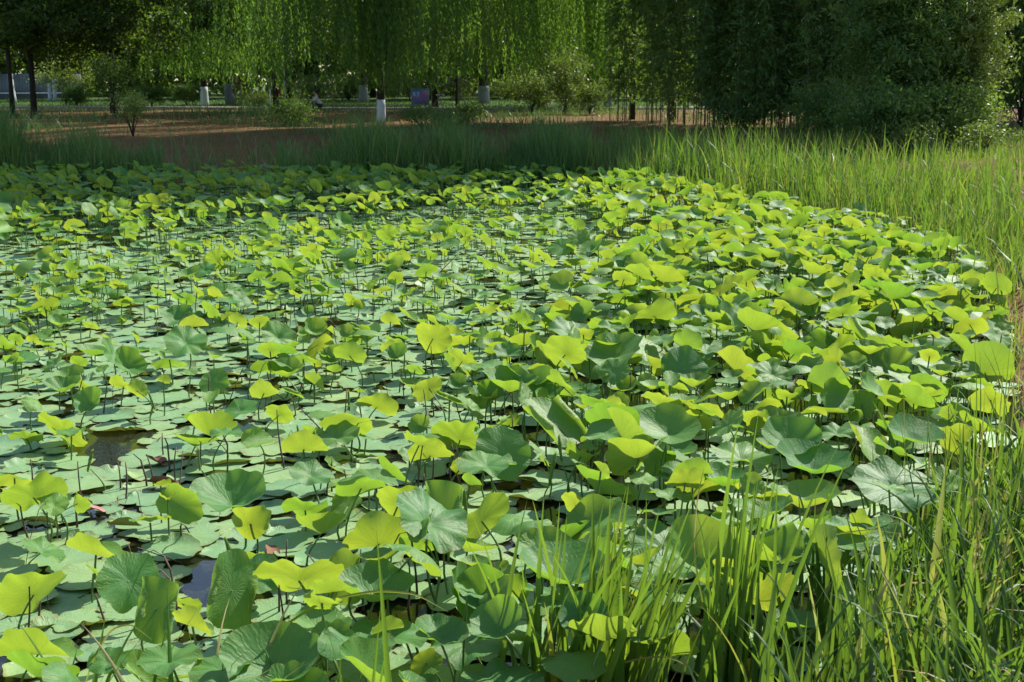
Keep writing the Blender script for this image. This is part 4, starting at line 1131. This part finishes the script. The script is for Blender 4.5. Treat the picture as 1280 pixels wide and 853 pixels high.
broadleaf('broadleaf_tree', 'dark straight-trunked tree just left of the thin bare trunk', 26, 58, 16, .1, 9, (5.5, 5, 6.6), 120, 130, .17, .12, skirt=4.2, group=TG)
broadleaf('broadleaf_tree', 'dark broadleaf tree at the left corner of the picture', -40, 62, 19, .2, 10, (6, 5, 8), 120, 120, .18, .12, skirt=4.2, group=TG)

# right-hand thicket
RG = 'tall trees behind the bamboo on the right'  # unseen crowns raised far above the frame to throw shade on the far shore
for u, dist, H, ti, lab in [(790, 55, 33, .3, 'tall tree behind the low dipping bamboo'), (840, 53, 33, .3, 'tall tree over the left end of the bamboo'), (915, 51, 34, .18, 'tall dark tree over the middle of the bamboo'), (1010, 50, 34, .2, 'tallest dark tree behind the right end of the bamboo'),
                            (1100, 51, 34, .3, 'tall tree with light leaf tips behind the big bank bush'), (1185, 53, 32, .4, 'light green tall tree behind the bank bushes'), (1290, 52, 15, .2, 'dark tree leaning in at the right edge')]:
    broadleaf('broadleaf_tree', lab, u, dist, H, .11, H * .57, (5, 4.5, H * .42), 230, 150, .24, ti, group=RG)

CULM = []
for k in range(4):
    g = Geo(); t = np.linspace(0, 1, 12); g.tube(np.stack([(.5 + .25 * k) * t ** 2.4, 0 * t, 7 * t], 1), .02 * (1 - .8 * t), 6); CULM.append(g.mesh('culm', M['culm']))
def bamboo(label, u, dist, H, spread, tint, ncul=16, zlow=1.1, per=26):
    x, y, z = ground_at(u, dist)
    root = thing('bamboo_clump', label, 'bamboo', (x, y, z), 0, 'bamboo clumps on the right of the far bank')
    Ps, Ds, Ts = [], [], []
    for k in range(ncul):
        bx, by = rng.normal(0, spread * .5, 2); h = H * rng.uniform(.7, 1.05); az = rng.uniform(0, 2 * PI); w = rng.uniform(1.0, 2.2)
        c = link('culm', CULM[k % 4], root, (bx, by, -.05)); c.scale = (1, 1, h / 7); c.rotation_euler = (0, 0, az); w = (.5 + .25 * (k % 4)) * 10 / h
        for _ in range(per * 3):
            s = rng.uniform(zlow / h, 1.0)
            base = np.array([bx + math.cos(az) * .10 * s ** 2.4 * h * w, by + math.sin(az) * .10 * s ** 2.4 * h * w, s * h])
            d = rng.normal(0, 1, 3); d[2] *= .35; d = unit(d); L = rng.uniform(.3, .85) * (1.15 - .5 * s)
            n = int(rng.integers(7, 13)); q = rng.uniform(.25, 1, n)[:, None]
            P = base + d * L * q + np.array([0, 0, -.25]) * (q ** 2) * L + rng.normal(0, .05, (n, 3))
            Ps.append(P); Ds.append(unit(d * .8 + rng.normal(0, .5, (n, 3)) + [0, 0, -.5])); Ts.append(np.clip(tint + rng.normal(0, .13) + rng.normal(0, .06, n) + .2 * (s - .5), 0, 1))
    g = Geo(); cards(g, np.concatenate(Ps), .22, .24, np.concatenate(Ts), dirs=np.concatenate(Ds)); g.obj('foliage', M['bamboo'], root)
bamboo('leftmost dark bamboo clump with low dipping foliage beside the bare slope', 800, 53, 7, 1.6, 0.55, 18, 1.0)
bamboo('dark bamboo clump second from the bare slope', 850, 49, 7.2, 1.5, 0.47, 20, .9)
bamboo('bamboo clump with dense dark culms in the middle of the thicket', 905, 47, 7.4, 1.6, 0.53, 22, .8)
bamboo('bamboo clump with paler feathery top right of the dense culms', 955, 46, 7.2, 1.6, 0.59, 22, .7)
bamboo('shaded bamboo clump left of the big bank bush', 1005, 45, 7.4, 1.5, 0.51, 20, .45)
bamboo('bamboo clump touching the left side of the big bank bush', 1055, 44.5, 7.0, 1.4, 0.55, 18, .3)
def bush(name, label, u, dist, w, h, n, per, size, tint, mat='shrub', z0=.0, cat='bush', group=None, stems=8, aspect=.45, clump_r=.45):
    x, y, z = ground_at(u, dist)
    root = thing(name, label, cat, (x, y, z), 0, group)
    g = Geo()
    for k in range(stems):
        a = rng.uniform(0, 2 * PI); L = h * rng.uniform(.6, .95); o_ = rng.uniform(.1, .42) * w
        t = np.linspace(0, 1, 6)[:, None]
        P = np.array([0, 0, -.05]) + np.hstack([np.cos(a) * o_ * t ** 1.4, np.sin(a) * o_ * t ** 1.4, L * t]) + rng.normal(0, .03, (6, 3)) * t
        g.tube(P, (.012 + .006 * h) * (1 - .75 * t[:, 0]), 5)
    g.obj('stem', M['bark'], root)
    blob_crown(root, (0, 0, z0 + (h - z0) * .52), (w * .5, w * .45, (h - z0) * .5), n, per, size, tint, M[mat], clump_r, 'foliage', .25, .7, aspect)
bush('bank_bush', 'big dark bush reaching down to the grass on the right of the bamboo', 1112, 36.5, 3.4, 6.4, 300, 100, .19, .55, 'bamboo', clump_r=.42, aspect=.26)
bush('bank_bush', 'tall bush with bright yellow-green leaf sprays right of the big dark bush', 1195, 37, 2.6, 5.6, 190, 80, .18, .9, 'shrub', clump_r=.36, aspect=.28)
bush('bank_bush', 'twiggy brownish bush between the big dark bush and the bright one', 1158, 38, 1.9, 5.4, 110, 70, .18, .7, 'shrub', .2, aspect=.26, stems=16)
bush('bank_bush', 'green bush hanging in at the right edge above the side path', 1268, 44, 4.0, 5.4, 130, 110, .16, .6, 'tree', .9, clump_r=.6)
bush('bank_bush', 'leafy low weed bush at the foot of the bright bush', 1130, 33.5, 1.7, .9, 26, 60, .09, .75, 'shrub', clump_r=.3)
bush('bank_bush', 'low green weed bush on the grass near the side path', 1222, 33, 1.6, .9, 26, 60, .09, .7, 'shrub', clump_r=.3)
bush('bank_bush', 'dark shaggy undergrowth bush below the tallest dark tree', 1030, 41, 2.6, 1.8, 60, 80, .12, .3, 'bamboo', clump_r=.45)
bush('bank_bush', 'dark undergrowth bush at the foot of the dense bamboo culms', 920, 45, 2.4, 1.3, 50, 70, .12, .2, 'bamboo', clump_r=.4)
for u, dist, w, h, ti, lab in [(1095, 34.8, 2.6, 1.9, .4, 'shaggy low undergrowth bush under the left side of the big dark bush'), (1150, 35.2, 2.4, 1.7, .55, 'shaggy low undergrowth bush under the twiggy brownish bush'),
                               (1196, 35.4, 2.2, 1.7, .8, 'shaggy bright undergrowth bush under the tall bright sprays'), (1175, 50, 5, 2.4, .15, 'wide dark bush far behind the bright sprays'),
                               (1265, 49, 4.5, 2.2, .15, 'wide dark bush far behind the side path bend'), (1090, 50, 5, 2.4, .12, 'wide dark bush far behind the big dark bush')]:
    bush('bank_bush', lab, u, dist, w, h, 70, 80, .12, ti, 'bamboo', clump_r=.42)
# shrubs on the slope and beyond the path
bush('sapling', 'pale blue-green feathery sapling on the left slope', 152, 55, 2.3, 2.7, 46, 55, .12, .62, 'tree', .7, 'sapling', clump_r=.42)
bush('sapling', 'low sapling with flat yellow-green branch tips over the left reeds', 172, 42, 1.5, 1.5, 18, 60, .10, .8, 'shrub', .4, 'sapling', clump_r=.32)
bush('slope_bush', 'bright yellow-green bush in the sun before the dark trees at far left', 92, 80, 3.4, 3.0, 50, 70, .15, .95, 'shrub', .8, clump_r=.5)  # its sunlit look is put into a very light leaf tint
bush('slope_bush', 'bright leafy bush with light tips left of the thin dark willow trunk', 706, 62, 2.6, 2.9, 60, 80, .13, .9, 'shrub', .1, clump_r=.45)
bush('slope_bush', 'green bush beside and left of the bright leafy bush', 664, 60, 2.4, 2.2, 46, 70, .13, .45, 'shrub', clump_r=.45)
bush('slope_bush', 'dim bush at the left foot of the bamboo', 735, 61, 2.0, 1.6, 34, 70, .13, .3, 'shrub', clump_r=.4)
bush('slope_bush', 'dark weedy bush on the slope below the sitting person', 368, 49, 2.0, 1.15, 40, 70, .10, .22, 'bamboo', clump_r=.4)
bush('slope_bush', 'small dark bush on the slope under the blue notice', 528, 47, 1.6, .8, 22, 60, .1, .25, 'bamboo', clump_r=.35)
bush('slope_bush', 'small green bush on the slope under the staked sapling', 585, 50, 1.5, .8, 22, 60, .1, .4, 'bamboo', clump_r=.35)
bush('slope_bush', 'dark low bush on the slope right of the nearest willow', 560, 44, 2.4, .7, 26, 60, .1, .2, 'bamboo', clump_r=.35)
# clipped round hedges
for u, dist, w, lab in [(105, 77, 2.0, 'round clipped dark bush left of the pale sapling'), (197, 78, 2.4, 'round clipped dark bush right of the pale sapling'), (240, 80, 3.2, 'widest clipped dark bush behind the left willow')]:
    bush('round_bush', lab, u, dist, w, 1.35, 50, 130, .09, .08, 'tree', clump_r=.35, group='clipped round bushes behind the path')
bush('flower_bed', 'yellow-brown flowering shrubs behind the path left of the white post', 326, 77, 2.4, .9, 40, 60, .1, .9, 'shrub', clump_r=.3, cat='shrub')
for u, dist, w, ti, lab in [(515, 96, 5, .9, 'sunlit hedge bush seen between the middle willow trunks'), (572, 98, 4.5, .95, 'sunlit hedge bush behind the white stool'), (632, 100, 4, .9, 'sunlit hedge bush right of the thick dark trunk'),  # sunlight on the bushes labelled sunlit is a lighter leaf tint
                            (440, 99, 4, .6, 'green hedge bush behind the dim grey trunk'), (400, 97, 4, .55, 'green hedge bush behind the sitting person'), (700, 102, 6, .6, 'green hedge bush far behind the bright leafy bush')]:
    bush('hedge_bush', lab, u, dist, w, 1.9, 60, 60, .16, ti, 'shrub', clump_r=.6, group='bushes far behind the path')

# staked sapling
x, y, z = ground_at(572, 66)
root = thing('staked_sapling', 'young tree propped by four bare timber poles behind the slope', 'tree', (x, y, z))
trunk_parts(root, 4.0, .07, (0, 0), 6)
blob_crown(root, (0, 0, 3.6), (1.9, 1.7, 1.5), 50, 80, .14, .12, M['tree'], .5)
for ax, ay in [(1.6, .3), (.55, -.9), (-1.4, -.2), (.1, .9), (-.05, -1.0)][:4]:
    g = Geo(); g.tube(np.array([[ax, ay, 0], [ax * .08, ay * .08, 1.75]]), .035, 6); g.obj('prop_pole', M['pole'], root)

# background rows of trees
BG = 'park trees far behind the path'
kinds = ['dark', 'mid green', 'light green']
LM = ['beyond the far left fence', 'behind the pale sapling', 'behind the left willow', 'behind the round board', 'behind the sitting person', 'behind the nearest willow', 'behind the blue notice', 'behind the staked sapling',
      'behind the bright leafy bush', 'behind the thin willow trunk', 'behind the left bamboo', 'behind the middle bamboo', 'behind the right bamboo', 'behind the big bank bush', 'at the far right corner']
for k in range(15):
    u = -40 + k * 98 + rng.normal(0, 14); dist = 104 + (k % 3) * 9 + rng.uniform(-3, 3)
    q = int(rng.integers(3))
    broadleaf('park_tree', f'{kinds[q]} park tree {LM[k]}', u, dist, 15, .25, 7.2, (6.5, 5, 6.6), 110, 120, .36, [.1, .35, .6][q], group=BG, clump_r=1.3)
g = Geo(); n = 70000
x = rng.uniform(-110, 110, n); y = rng.uniform(128, 150, n)
zz = rng.uniform(0, 1, n) * (14 + 3 * np.sin(x * .21) + 2 * np.sin(x * .57 + 1))
cards(g, np.stack([x, y, zz + .5], 1), .85, .7, np.clip(.15 + .2 * np.sin(x * .4 + y * .3) + rng.normal(0, .12, n), 0, 1))
tag(g.obj('far_woods', M['tree']), 'distant dark green woods closing the park', 'woods', kind='stuff')

# ------------------------------------------------------------------ park furniture and people
# blue notice
x, y, z = ground_at(527, 65)
nb = thing('notice_board', 'blue notice board on metal legs with white and red lettering at the path edge', 'sign', (x, y, z))
g = Geo()
R = np.array(Matrix.Rotation(D(-12), 3, 'X'))
g.box((0, 0, .72), (.82, .03, .72), R=R); g.obj('panel', M['blue'], nb, smooth=False)
g = Geo()
for s in (-1, 1):
    g.tube(np.array([[s * .43, -.10, 0], [s * .43, .10, 1.12]]), .022, 6); g.tube(np.array([[s * .43, .55, 0], [s * .43, .11, 1.14]]), .02, 6)
g.tube(np.array([[-.43, .10, 1.12], [.43, .10, 1.12]]), .02, 6); g.tube(np.array([[-.43, -.03, .34], [.43, -.03, .34]]), .02, 6)
g.obj('frame', M['grey'], nb)
def glyph_row(zc, mat, seeds, part):
    g = Geo()
    for k, sd in enumerate(seeds):
        r_ = np.random.default_rng(sd); cx = -.285 + k * .19
        for q in range(3): g.box((cx, -.021, zc + (q - 1) * .085 + r_.uniform(-.01, .01)), (r_.uniform(.09, .15), .006, .022))
        for q in range(2): g.box((cx + (q - .5) * r_.uniform(.05, .11), -.0245, zc + r_.uniform(-.02, .02)), (.022, .006, r_.uniform(.12, .22)))
    V = np.concatenate(g.V); V[:, 2] -= .72; V = V @ R.T; V[:, 2] += .72
    g.V = [V]; g.obj(part, mat, nb, smooth=False)
glyph_row(.86, M['paleletter'], [1, 2], 'lettering'); glyph_row(.86, M['redpaint'], [0, 0, 5, 6][2:], 'lettering')
bpy.context.view_layer.update()
for o in list(nb.children):
    if o.name.startswith('lettering') and o.data.materials[0] == M['redpaint']: o.location.x = .38
glyph_row(.60, M['redpaint'], [7, 8, 9, 10], 'lettering')

# white folding stool
x, y, z = ground_at(552, 67)
st = thing('folding_stool', 'small white-topped folding stool with crossed metal legs by the staked sapling', 'stool', (x, y, z))
g = Geo(); g.box((0, 0, .80), (.44, .34, .035)); g.obj('seat', M['white'], st, smooth=False)
for sy in (-.14, .14):
    for sx in (-1, 1):
        g = Geo(); g.tube(np.array([[sx * .24, sy, 0], [-sx * .17, sy, .78]]), .014, 6); g.obj('leg', M['grey'], st)

# lamp post, posts, round board
def post(label, u, dist, h, r, mat, name='post', cat='post'):
    x, y, z = ground_at(u, dist)
    o = thing(name, label, cat, (x, y, z))
    g = Geo(); g.tube(np.array([[0, 0, -.1], [0, 0, h]]), r, 8); g.obj('shaft', M[mat], o)
    g = Geo(); g.tube(np.array([[0, 0, h], [0, 0, h + .05]]), [r * 1.3, r * .7], 8); g.obj('cap', M[mat], o)
    return o
lp = post('white lamp post rising behind the person in red', 361, 84, 3.9, .06, 'white', 'lamp_post', 'lamp post')
g = Geo(); g.tube(np.array([[0, 0, 3.95], [0, 0, 4.1], [0, 0, 4.3], [0, 0, 4.35]]), [.10, .17, .17, .05], 12); g.obj('lamp_head', M['white'], lp)
post('short white post beside the person in red', 343, 73, 1.0, .035, 'white')
post('thin pale post right of the sitting person', 419, 68, 1.05, .03, 'pole')
post('white capped gate post left of the thin bare trunk', 53, 92, 1.6, .11, 'white')
post('white post at the left edge behind the path', 4, 95, 1.3, .06, 'white')
x, y, z = ground_at(304, 78)
rb = thing('round_board', 'round brown wooden board with ringed face on two posts behind the left willow', 'board', (x, y, z))
for s in (-1, 1):
    g = Geo(); g.tube(np.array([[s * .17, 0, 0], [s * .17, 0, 1.3]]), .04, 6); g.obj('leg', M['pole'], rb)
g = Geo(); g.tube(np.array([[0, -.03, 1.5], [0, .03, 1.5]]), .30, 24); g.obj('disc', M['pole'], rb, smooth=False)
g = Geo(); a = np.linspace(0, 2 * PI, 25); g.tube(np.stack([.18 * np.cos(a), -.045 + 0 * a, 1.5 + .18 * np.sin(a)], 1), .035, 6, cap=False); g.obj('ring', M['bark'], rb)
# fence of tall grey panels at the left
x0, y0, z0 = ground_at(-60, 104)
fz = thing('panel_fence', 'grey-blue fence of tall metal panels with a pale rail behind the left trunks', 'fence', (x0, y0, z0))
for k in range(7):
    g = Geo(); g.box((k * 1.6 + .8, 0, 1.05), (1.52, .05, 1.9))
    for q in range(9): g.box((k * 1.6 + .12 + q * .17, -.04, 1.05), (.05, .03, 1.86))
    g.obj('panel', M['grey'], fz, smooth=False)
    g = Geo(); g.box((k * 1.6, 0, 1.1), (.09, .1, 2.2)); g.obj('post', M['grey'], fz, smooth=False)
g = Geo(); g.box((5.6, -.4, .5), (11.2, .06, .09)); g.obj('rail', M['white'], fz, smooth=False)

# people
def skinned(name, verts, edges, radii, mat, parent, sub=2):
    me = bpy.data.meshes.new(name); me.from_pydata([tuple(v) for v in verts], edges, []); me.update(); me.materials.append(mat)
    o = link(name, me, parent)
    o.modifiers.new('skin', 'SKIN').use_smooth_shade = True
    sv = me.skin_vertices[0].data
    for i, r in enumerate(radii): sv[i].radius = (r, r) if not isinstance(r, tuple) else r
    sv[0].use_root = True
    s = o.modifiers.new('smooth', 'SUBSURF'); s.levels = s.render_levels = sub
    return o

def person(label, u, dist, rz, J, cloth, shade):
    """J: joint positions in metres, facing +x"""
    x, y, z = ground_at(u, dist)
    root = thing('person', label, 'person', (x, y, z), rz)
    names = ['pelvis', 'chest', 'neck', 'head', 'crown', 'shl', 'ell', 'hal', 'shr', 'elr', 'har', 'hil', 'knl', 'anl', 'tol', 'hir', 'knr', 'anr', 'tor']
    rad = dict(pelvis=.13, chest=(.16, .12), neck=.055, head=.10, crown=.075, shl=.065, ell=.045, hal=.035, shr=.065, elr=.045, har=.035, hil=.09, knl=.06, anl=.042, tol=.032, hir=.09, knr=.06, anr=.042, tor=.032)
    ed = [('pelvis', 'chest'), ('chest', 'neck'), ('neck', 'head'), ('head', 'crown'), ('chest', 'shl'), ('shl', 'ell'), ('ell', 'hal'), ('chest', 'shr'), ('shr', 'elr'), ('elr', 'har'),
          ('pelvis', 'hil'), ('hil', 'knl'), ('knl', 'anl'), ('anl', 'tol'), ('pelvis', 'hir'), ('hir', 'knr'), ('knr', 'anr'), ('anr', 'tor')]
    ix = {n: i for i, n in enumerate(names)}
    vs = [J[n] for n in names]
    V, E, Rr = list(map(np.array, vs)), [(ix[a], ix[b]) for a, b in ed], [rad[n] for n in names]
    # five fingers on each hand
    for h, e in (('hal', 'ell'), ('har', 'elr')):
        d = unit(np.array(J[h]) - np.array(J[e])); side = unit(np.cross(d, [0, 0, 1.0]) + 1e-3)
        for f in range(5):
            off = side * (f - 2) * .017
            b = np.array(J[h]) + d * .05 + off; t = b + d * (.055 if f not in (0, 4) else .04) + np.array([0, 0, -.02]) + (side * -.02 if f == 0 else 0)
            V += [b, t]; n = len(V); E += [(ix[h], n - 2), (n - 2, n - 1)]; Rr += [.010, .008]
    skinned('body', V, E, Rr, M['skin'], root)
    def sub(nm, ns, es, k, mat, extra=.018):
        im = {n: i for i, n in enumerate(ns)}
        rr = [tuple(q + extra for q in rad[n]) if isinstance(rad[n], tuple) else rad[n] + extra for n in ns]
        return skinned(nm, [J[n] for n in ns], [(im[a], im[b]) for a, b in es], rr, mat, root)
    sub('shirt', ['chest', 'pelvis', 'shl', 'ell', 'shr', 'elr'], [('chest', 'pelvis'), ('chest', 'shl'), ('shl', 'ell'), ('chest', 'shr'), ('shr', 'elr')], 1, cloth[0], .022)
    sub('trousers', ['pelvis', 'hil', 'knl', 'anl', 'hir', 'knr', 'anr'], [('pelvis', 'hil'), ('hil', 'knl'), ('knl', 'anl'), ('pelvis', 'hir'), ('hir', 'knr'), ('knr', 'anr')], 1, cloth[1], .018)
    hd, cr = np.array(J['head']), np.array(J['crown'])
    skinned('hair', [cr + (-.01, 0, .015), hd + (-.045, 0, .05), hd + (-.06, 0, -.01)], [(0, 1), (1, 2)], [.075, .095, .06], M['hair'], root)
    # face: nose, eyes, mouth
    g = Geo(); g.tube(np.array([hd + (.095, 0, .03), hd + (.118, 0, -.005)]), [.008, .016], 6); g.obj('nose', M['skin'], root)
    for s in (-1, 1):
        g = Geo(); g.tube(np.array([hd + (.088, s * .035, .03), hd + (.097, s * .035, .03)]), [.011, .006], 8); g.obj('eye', M['hair'], root)
    g = Geo(); g.tube(np.array([hd + (.093, -.022, -.035), hd + (.098, 0, -.037), hd + (.093, .022, -.035)]), .005, 5); g.obj('mouth', M['redcloth'], root)
    return root, (x, y, z)
sit = dict(pelvis=(0, 0, .26), chest=(.14, 0, .66), neck=(.20, 0, .80), head=(.27, 0, .92), crown=(.29, 0, 1.02), shl=(.16, .17, .70), ell=(.34, .20, .50), hal=(.50, .10, .58), shr=(.16, -.17, .70), elr=(.34, -.20, .50), har=(.52, -.06, .52),
           hil=(.02, .10, .24), knl=(.42, .14, .46), anl=(.36, .14, .08), tol=(.50, .15, .03), hir=(.02, -.10, .24), knr=(.42, -.14, .46), anr=(.36, -.14, .08), tor=(.50, -.15, .03))
_, (px, py, pz) = person('person in a white shirt squatting at the path edge holding a dark blue pole', 404, 66, D(195), sit, (M['shirt'], M['darkcloth']), 0)
c, s_ = math.cos(D(195)), math.sin(D(195))
hp = np.array([px + c * .52, py + s_ * .52, pz + .54])
g = Geo(); g.tube(np.array([[-.42, -.55, -.62], [0, 0, 0], [.62, .2, .72]]), [.022, .03, .035], 8)
tag(g.obj('pole', M['darkcloth'], None, tuple(hp)), 'dark blue pole slanting across the squatting person in white', 'pole')
bend = dict(pelvis=(0, 0, .92), chest=(.22, 0, 1.30), neck=(.30, 0, 1.42), head=(.40, 0, 1.50), crown=(.44, 0, 1.60), shl=(.24, .18, 1.32), ell=(.34, .22, 1.05), hal=(.50, .14, .92), shr=(.24, -.18, 1.32), elr=(.32, -.22, 1.05), har=(.48, -.16, .90),
            hil=(.0, .10, .88), knl=(.06, .11, .48), anl=(-.02, .11, .08), tol=(.14, .12, .03), hir=(.0, -.10, .88), knr=(.04, -.11, .48), anr=(-.06, -.11, .08), tor=(.1, -.12, .03))
person('person in a grey top and red trousers leaning forward behind the white post', 352, 76, D(200), bend, (M['greytop'], M['redcloth']), 0)

# ------------------------------------------------------------------ light, sky, camera
w = bpy.data.worlds.new('World'); scene.world = w; w.use_nodes = True
nt = w.node_tree; nt.nodes.clear()
sky = nt.nodes.new('ShaderNodeTexSky'); sky.sky_type = 'NISHITA'; sky.sun_disc = False
SUN_EL = D(42)
sky.sun_elevation = SUN_EL
sky.sun_rotation = PI / 2 - SUN_AZ
sky.air_density = 1.0; sky.dust_density = 1.0; sky.ozone_density = 1.2
bg = nt.nodes.new('ShaderNodeBackground'); bg.inputs[1].default_value = .135
out = nt.nodes.new('ShaderNodeOutputWorld')
nt.links.new(sky.outputs[0], bg.inputs[0]); nt.links.new(bg.outputs[0], out.inputs[0])
sun = bpy.data.lights.new('sun', 'SUN'); sun.energy = 5.0; sun.angle = D(.5); sun.color = (1, .95, .84)
so = bpy.data.objects.new('sun', sun); COL.objects.link(so)
to_sun = Vector((math.cos(SUN_AZ) * math.cos(SUN_EL), math.sin(SUN_AZ) * math.cos(SUN_EL), math.sin(SUN_EL)))
so.rotation_euler = to_sun.to_track_quat('Z', 'Y').to_euler()
so.location = (20, 30, 40)

cam = bpy.data.cameras.new('camera'); cam.sensor_width = 36; cam.lens = 45.0; cam.clip_end = 2000; cam.clip_start = .05
cam.dof.use_dof = True; cam.dof.focus_distance = 8.0; cam.dof.aperture_fstop = 8.0
co = bpy.data.objects.new('camera', cam); COL.objects.link(co)
co.location = (0, 0, CAM_H); co.rotation_euler = (PI / 2 - PITCH, 0, 0)
scene.camera = co
scene.render.engine = 'CYCLES'
scene.cycles.use_denoising = True
scene.cycles.max_bounces = 8
scene.cycles.transparent_max_bounces = 4
scene.cycles.sample_clamp_indirect = 4
scene.view_settings.view_transform = 'Standard'
scene.view_settings.look = 'None'
scene.view_settings.exposure = 0.8
scene.view_settings.gamma = 1
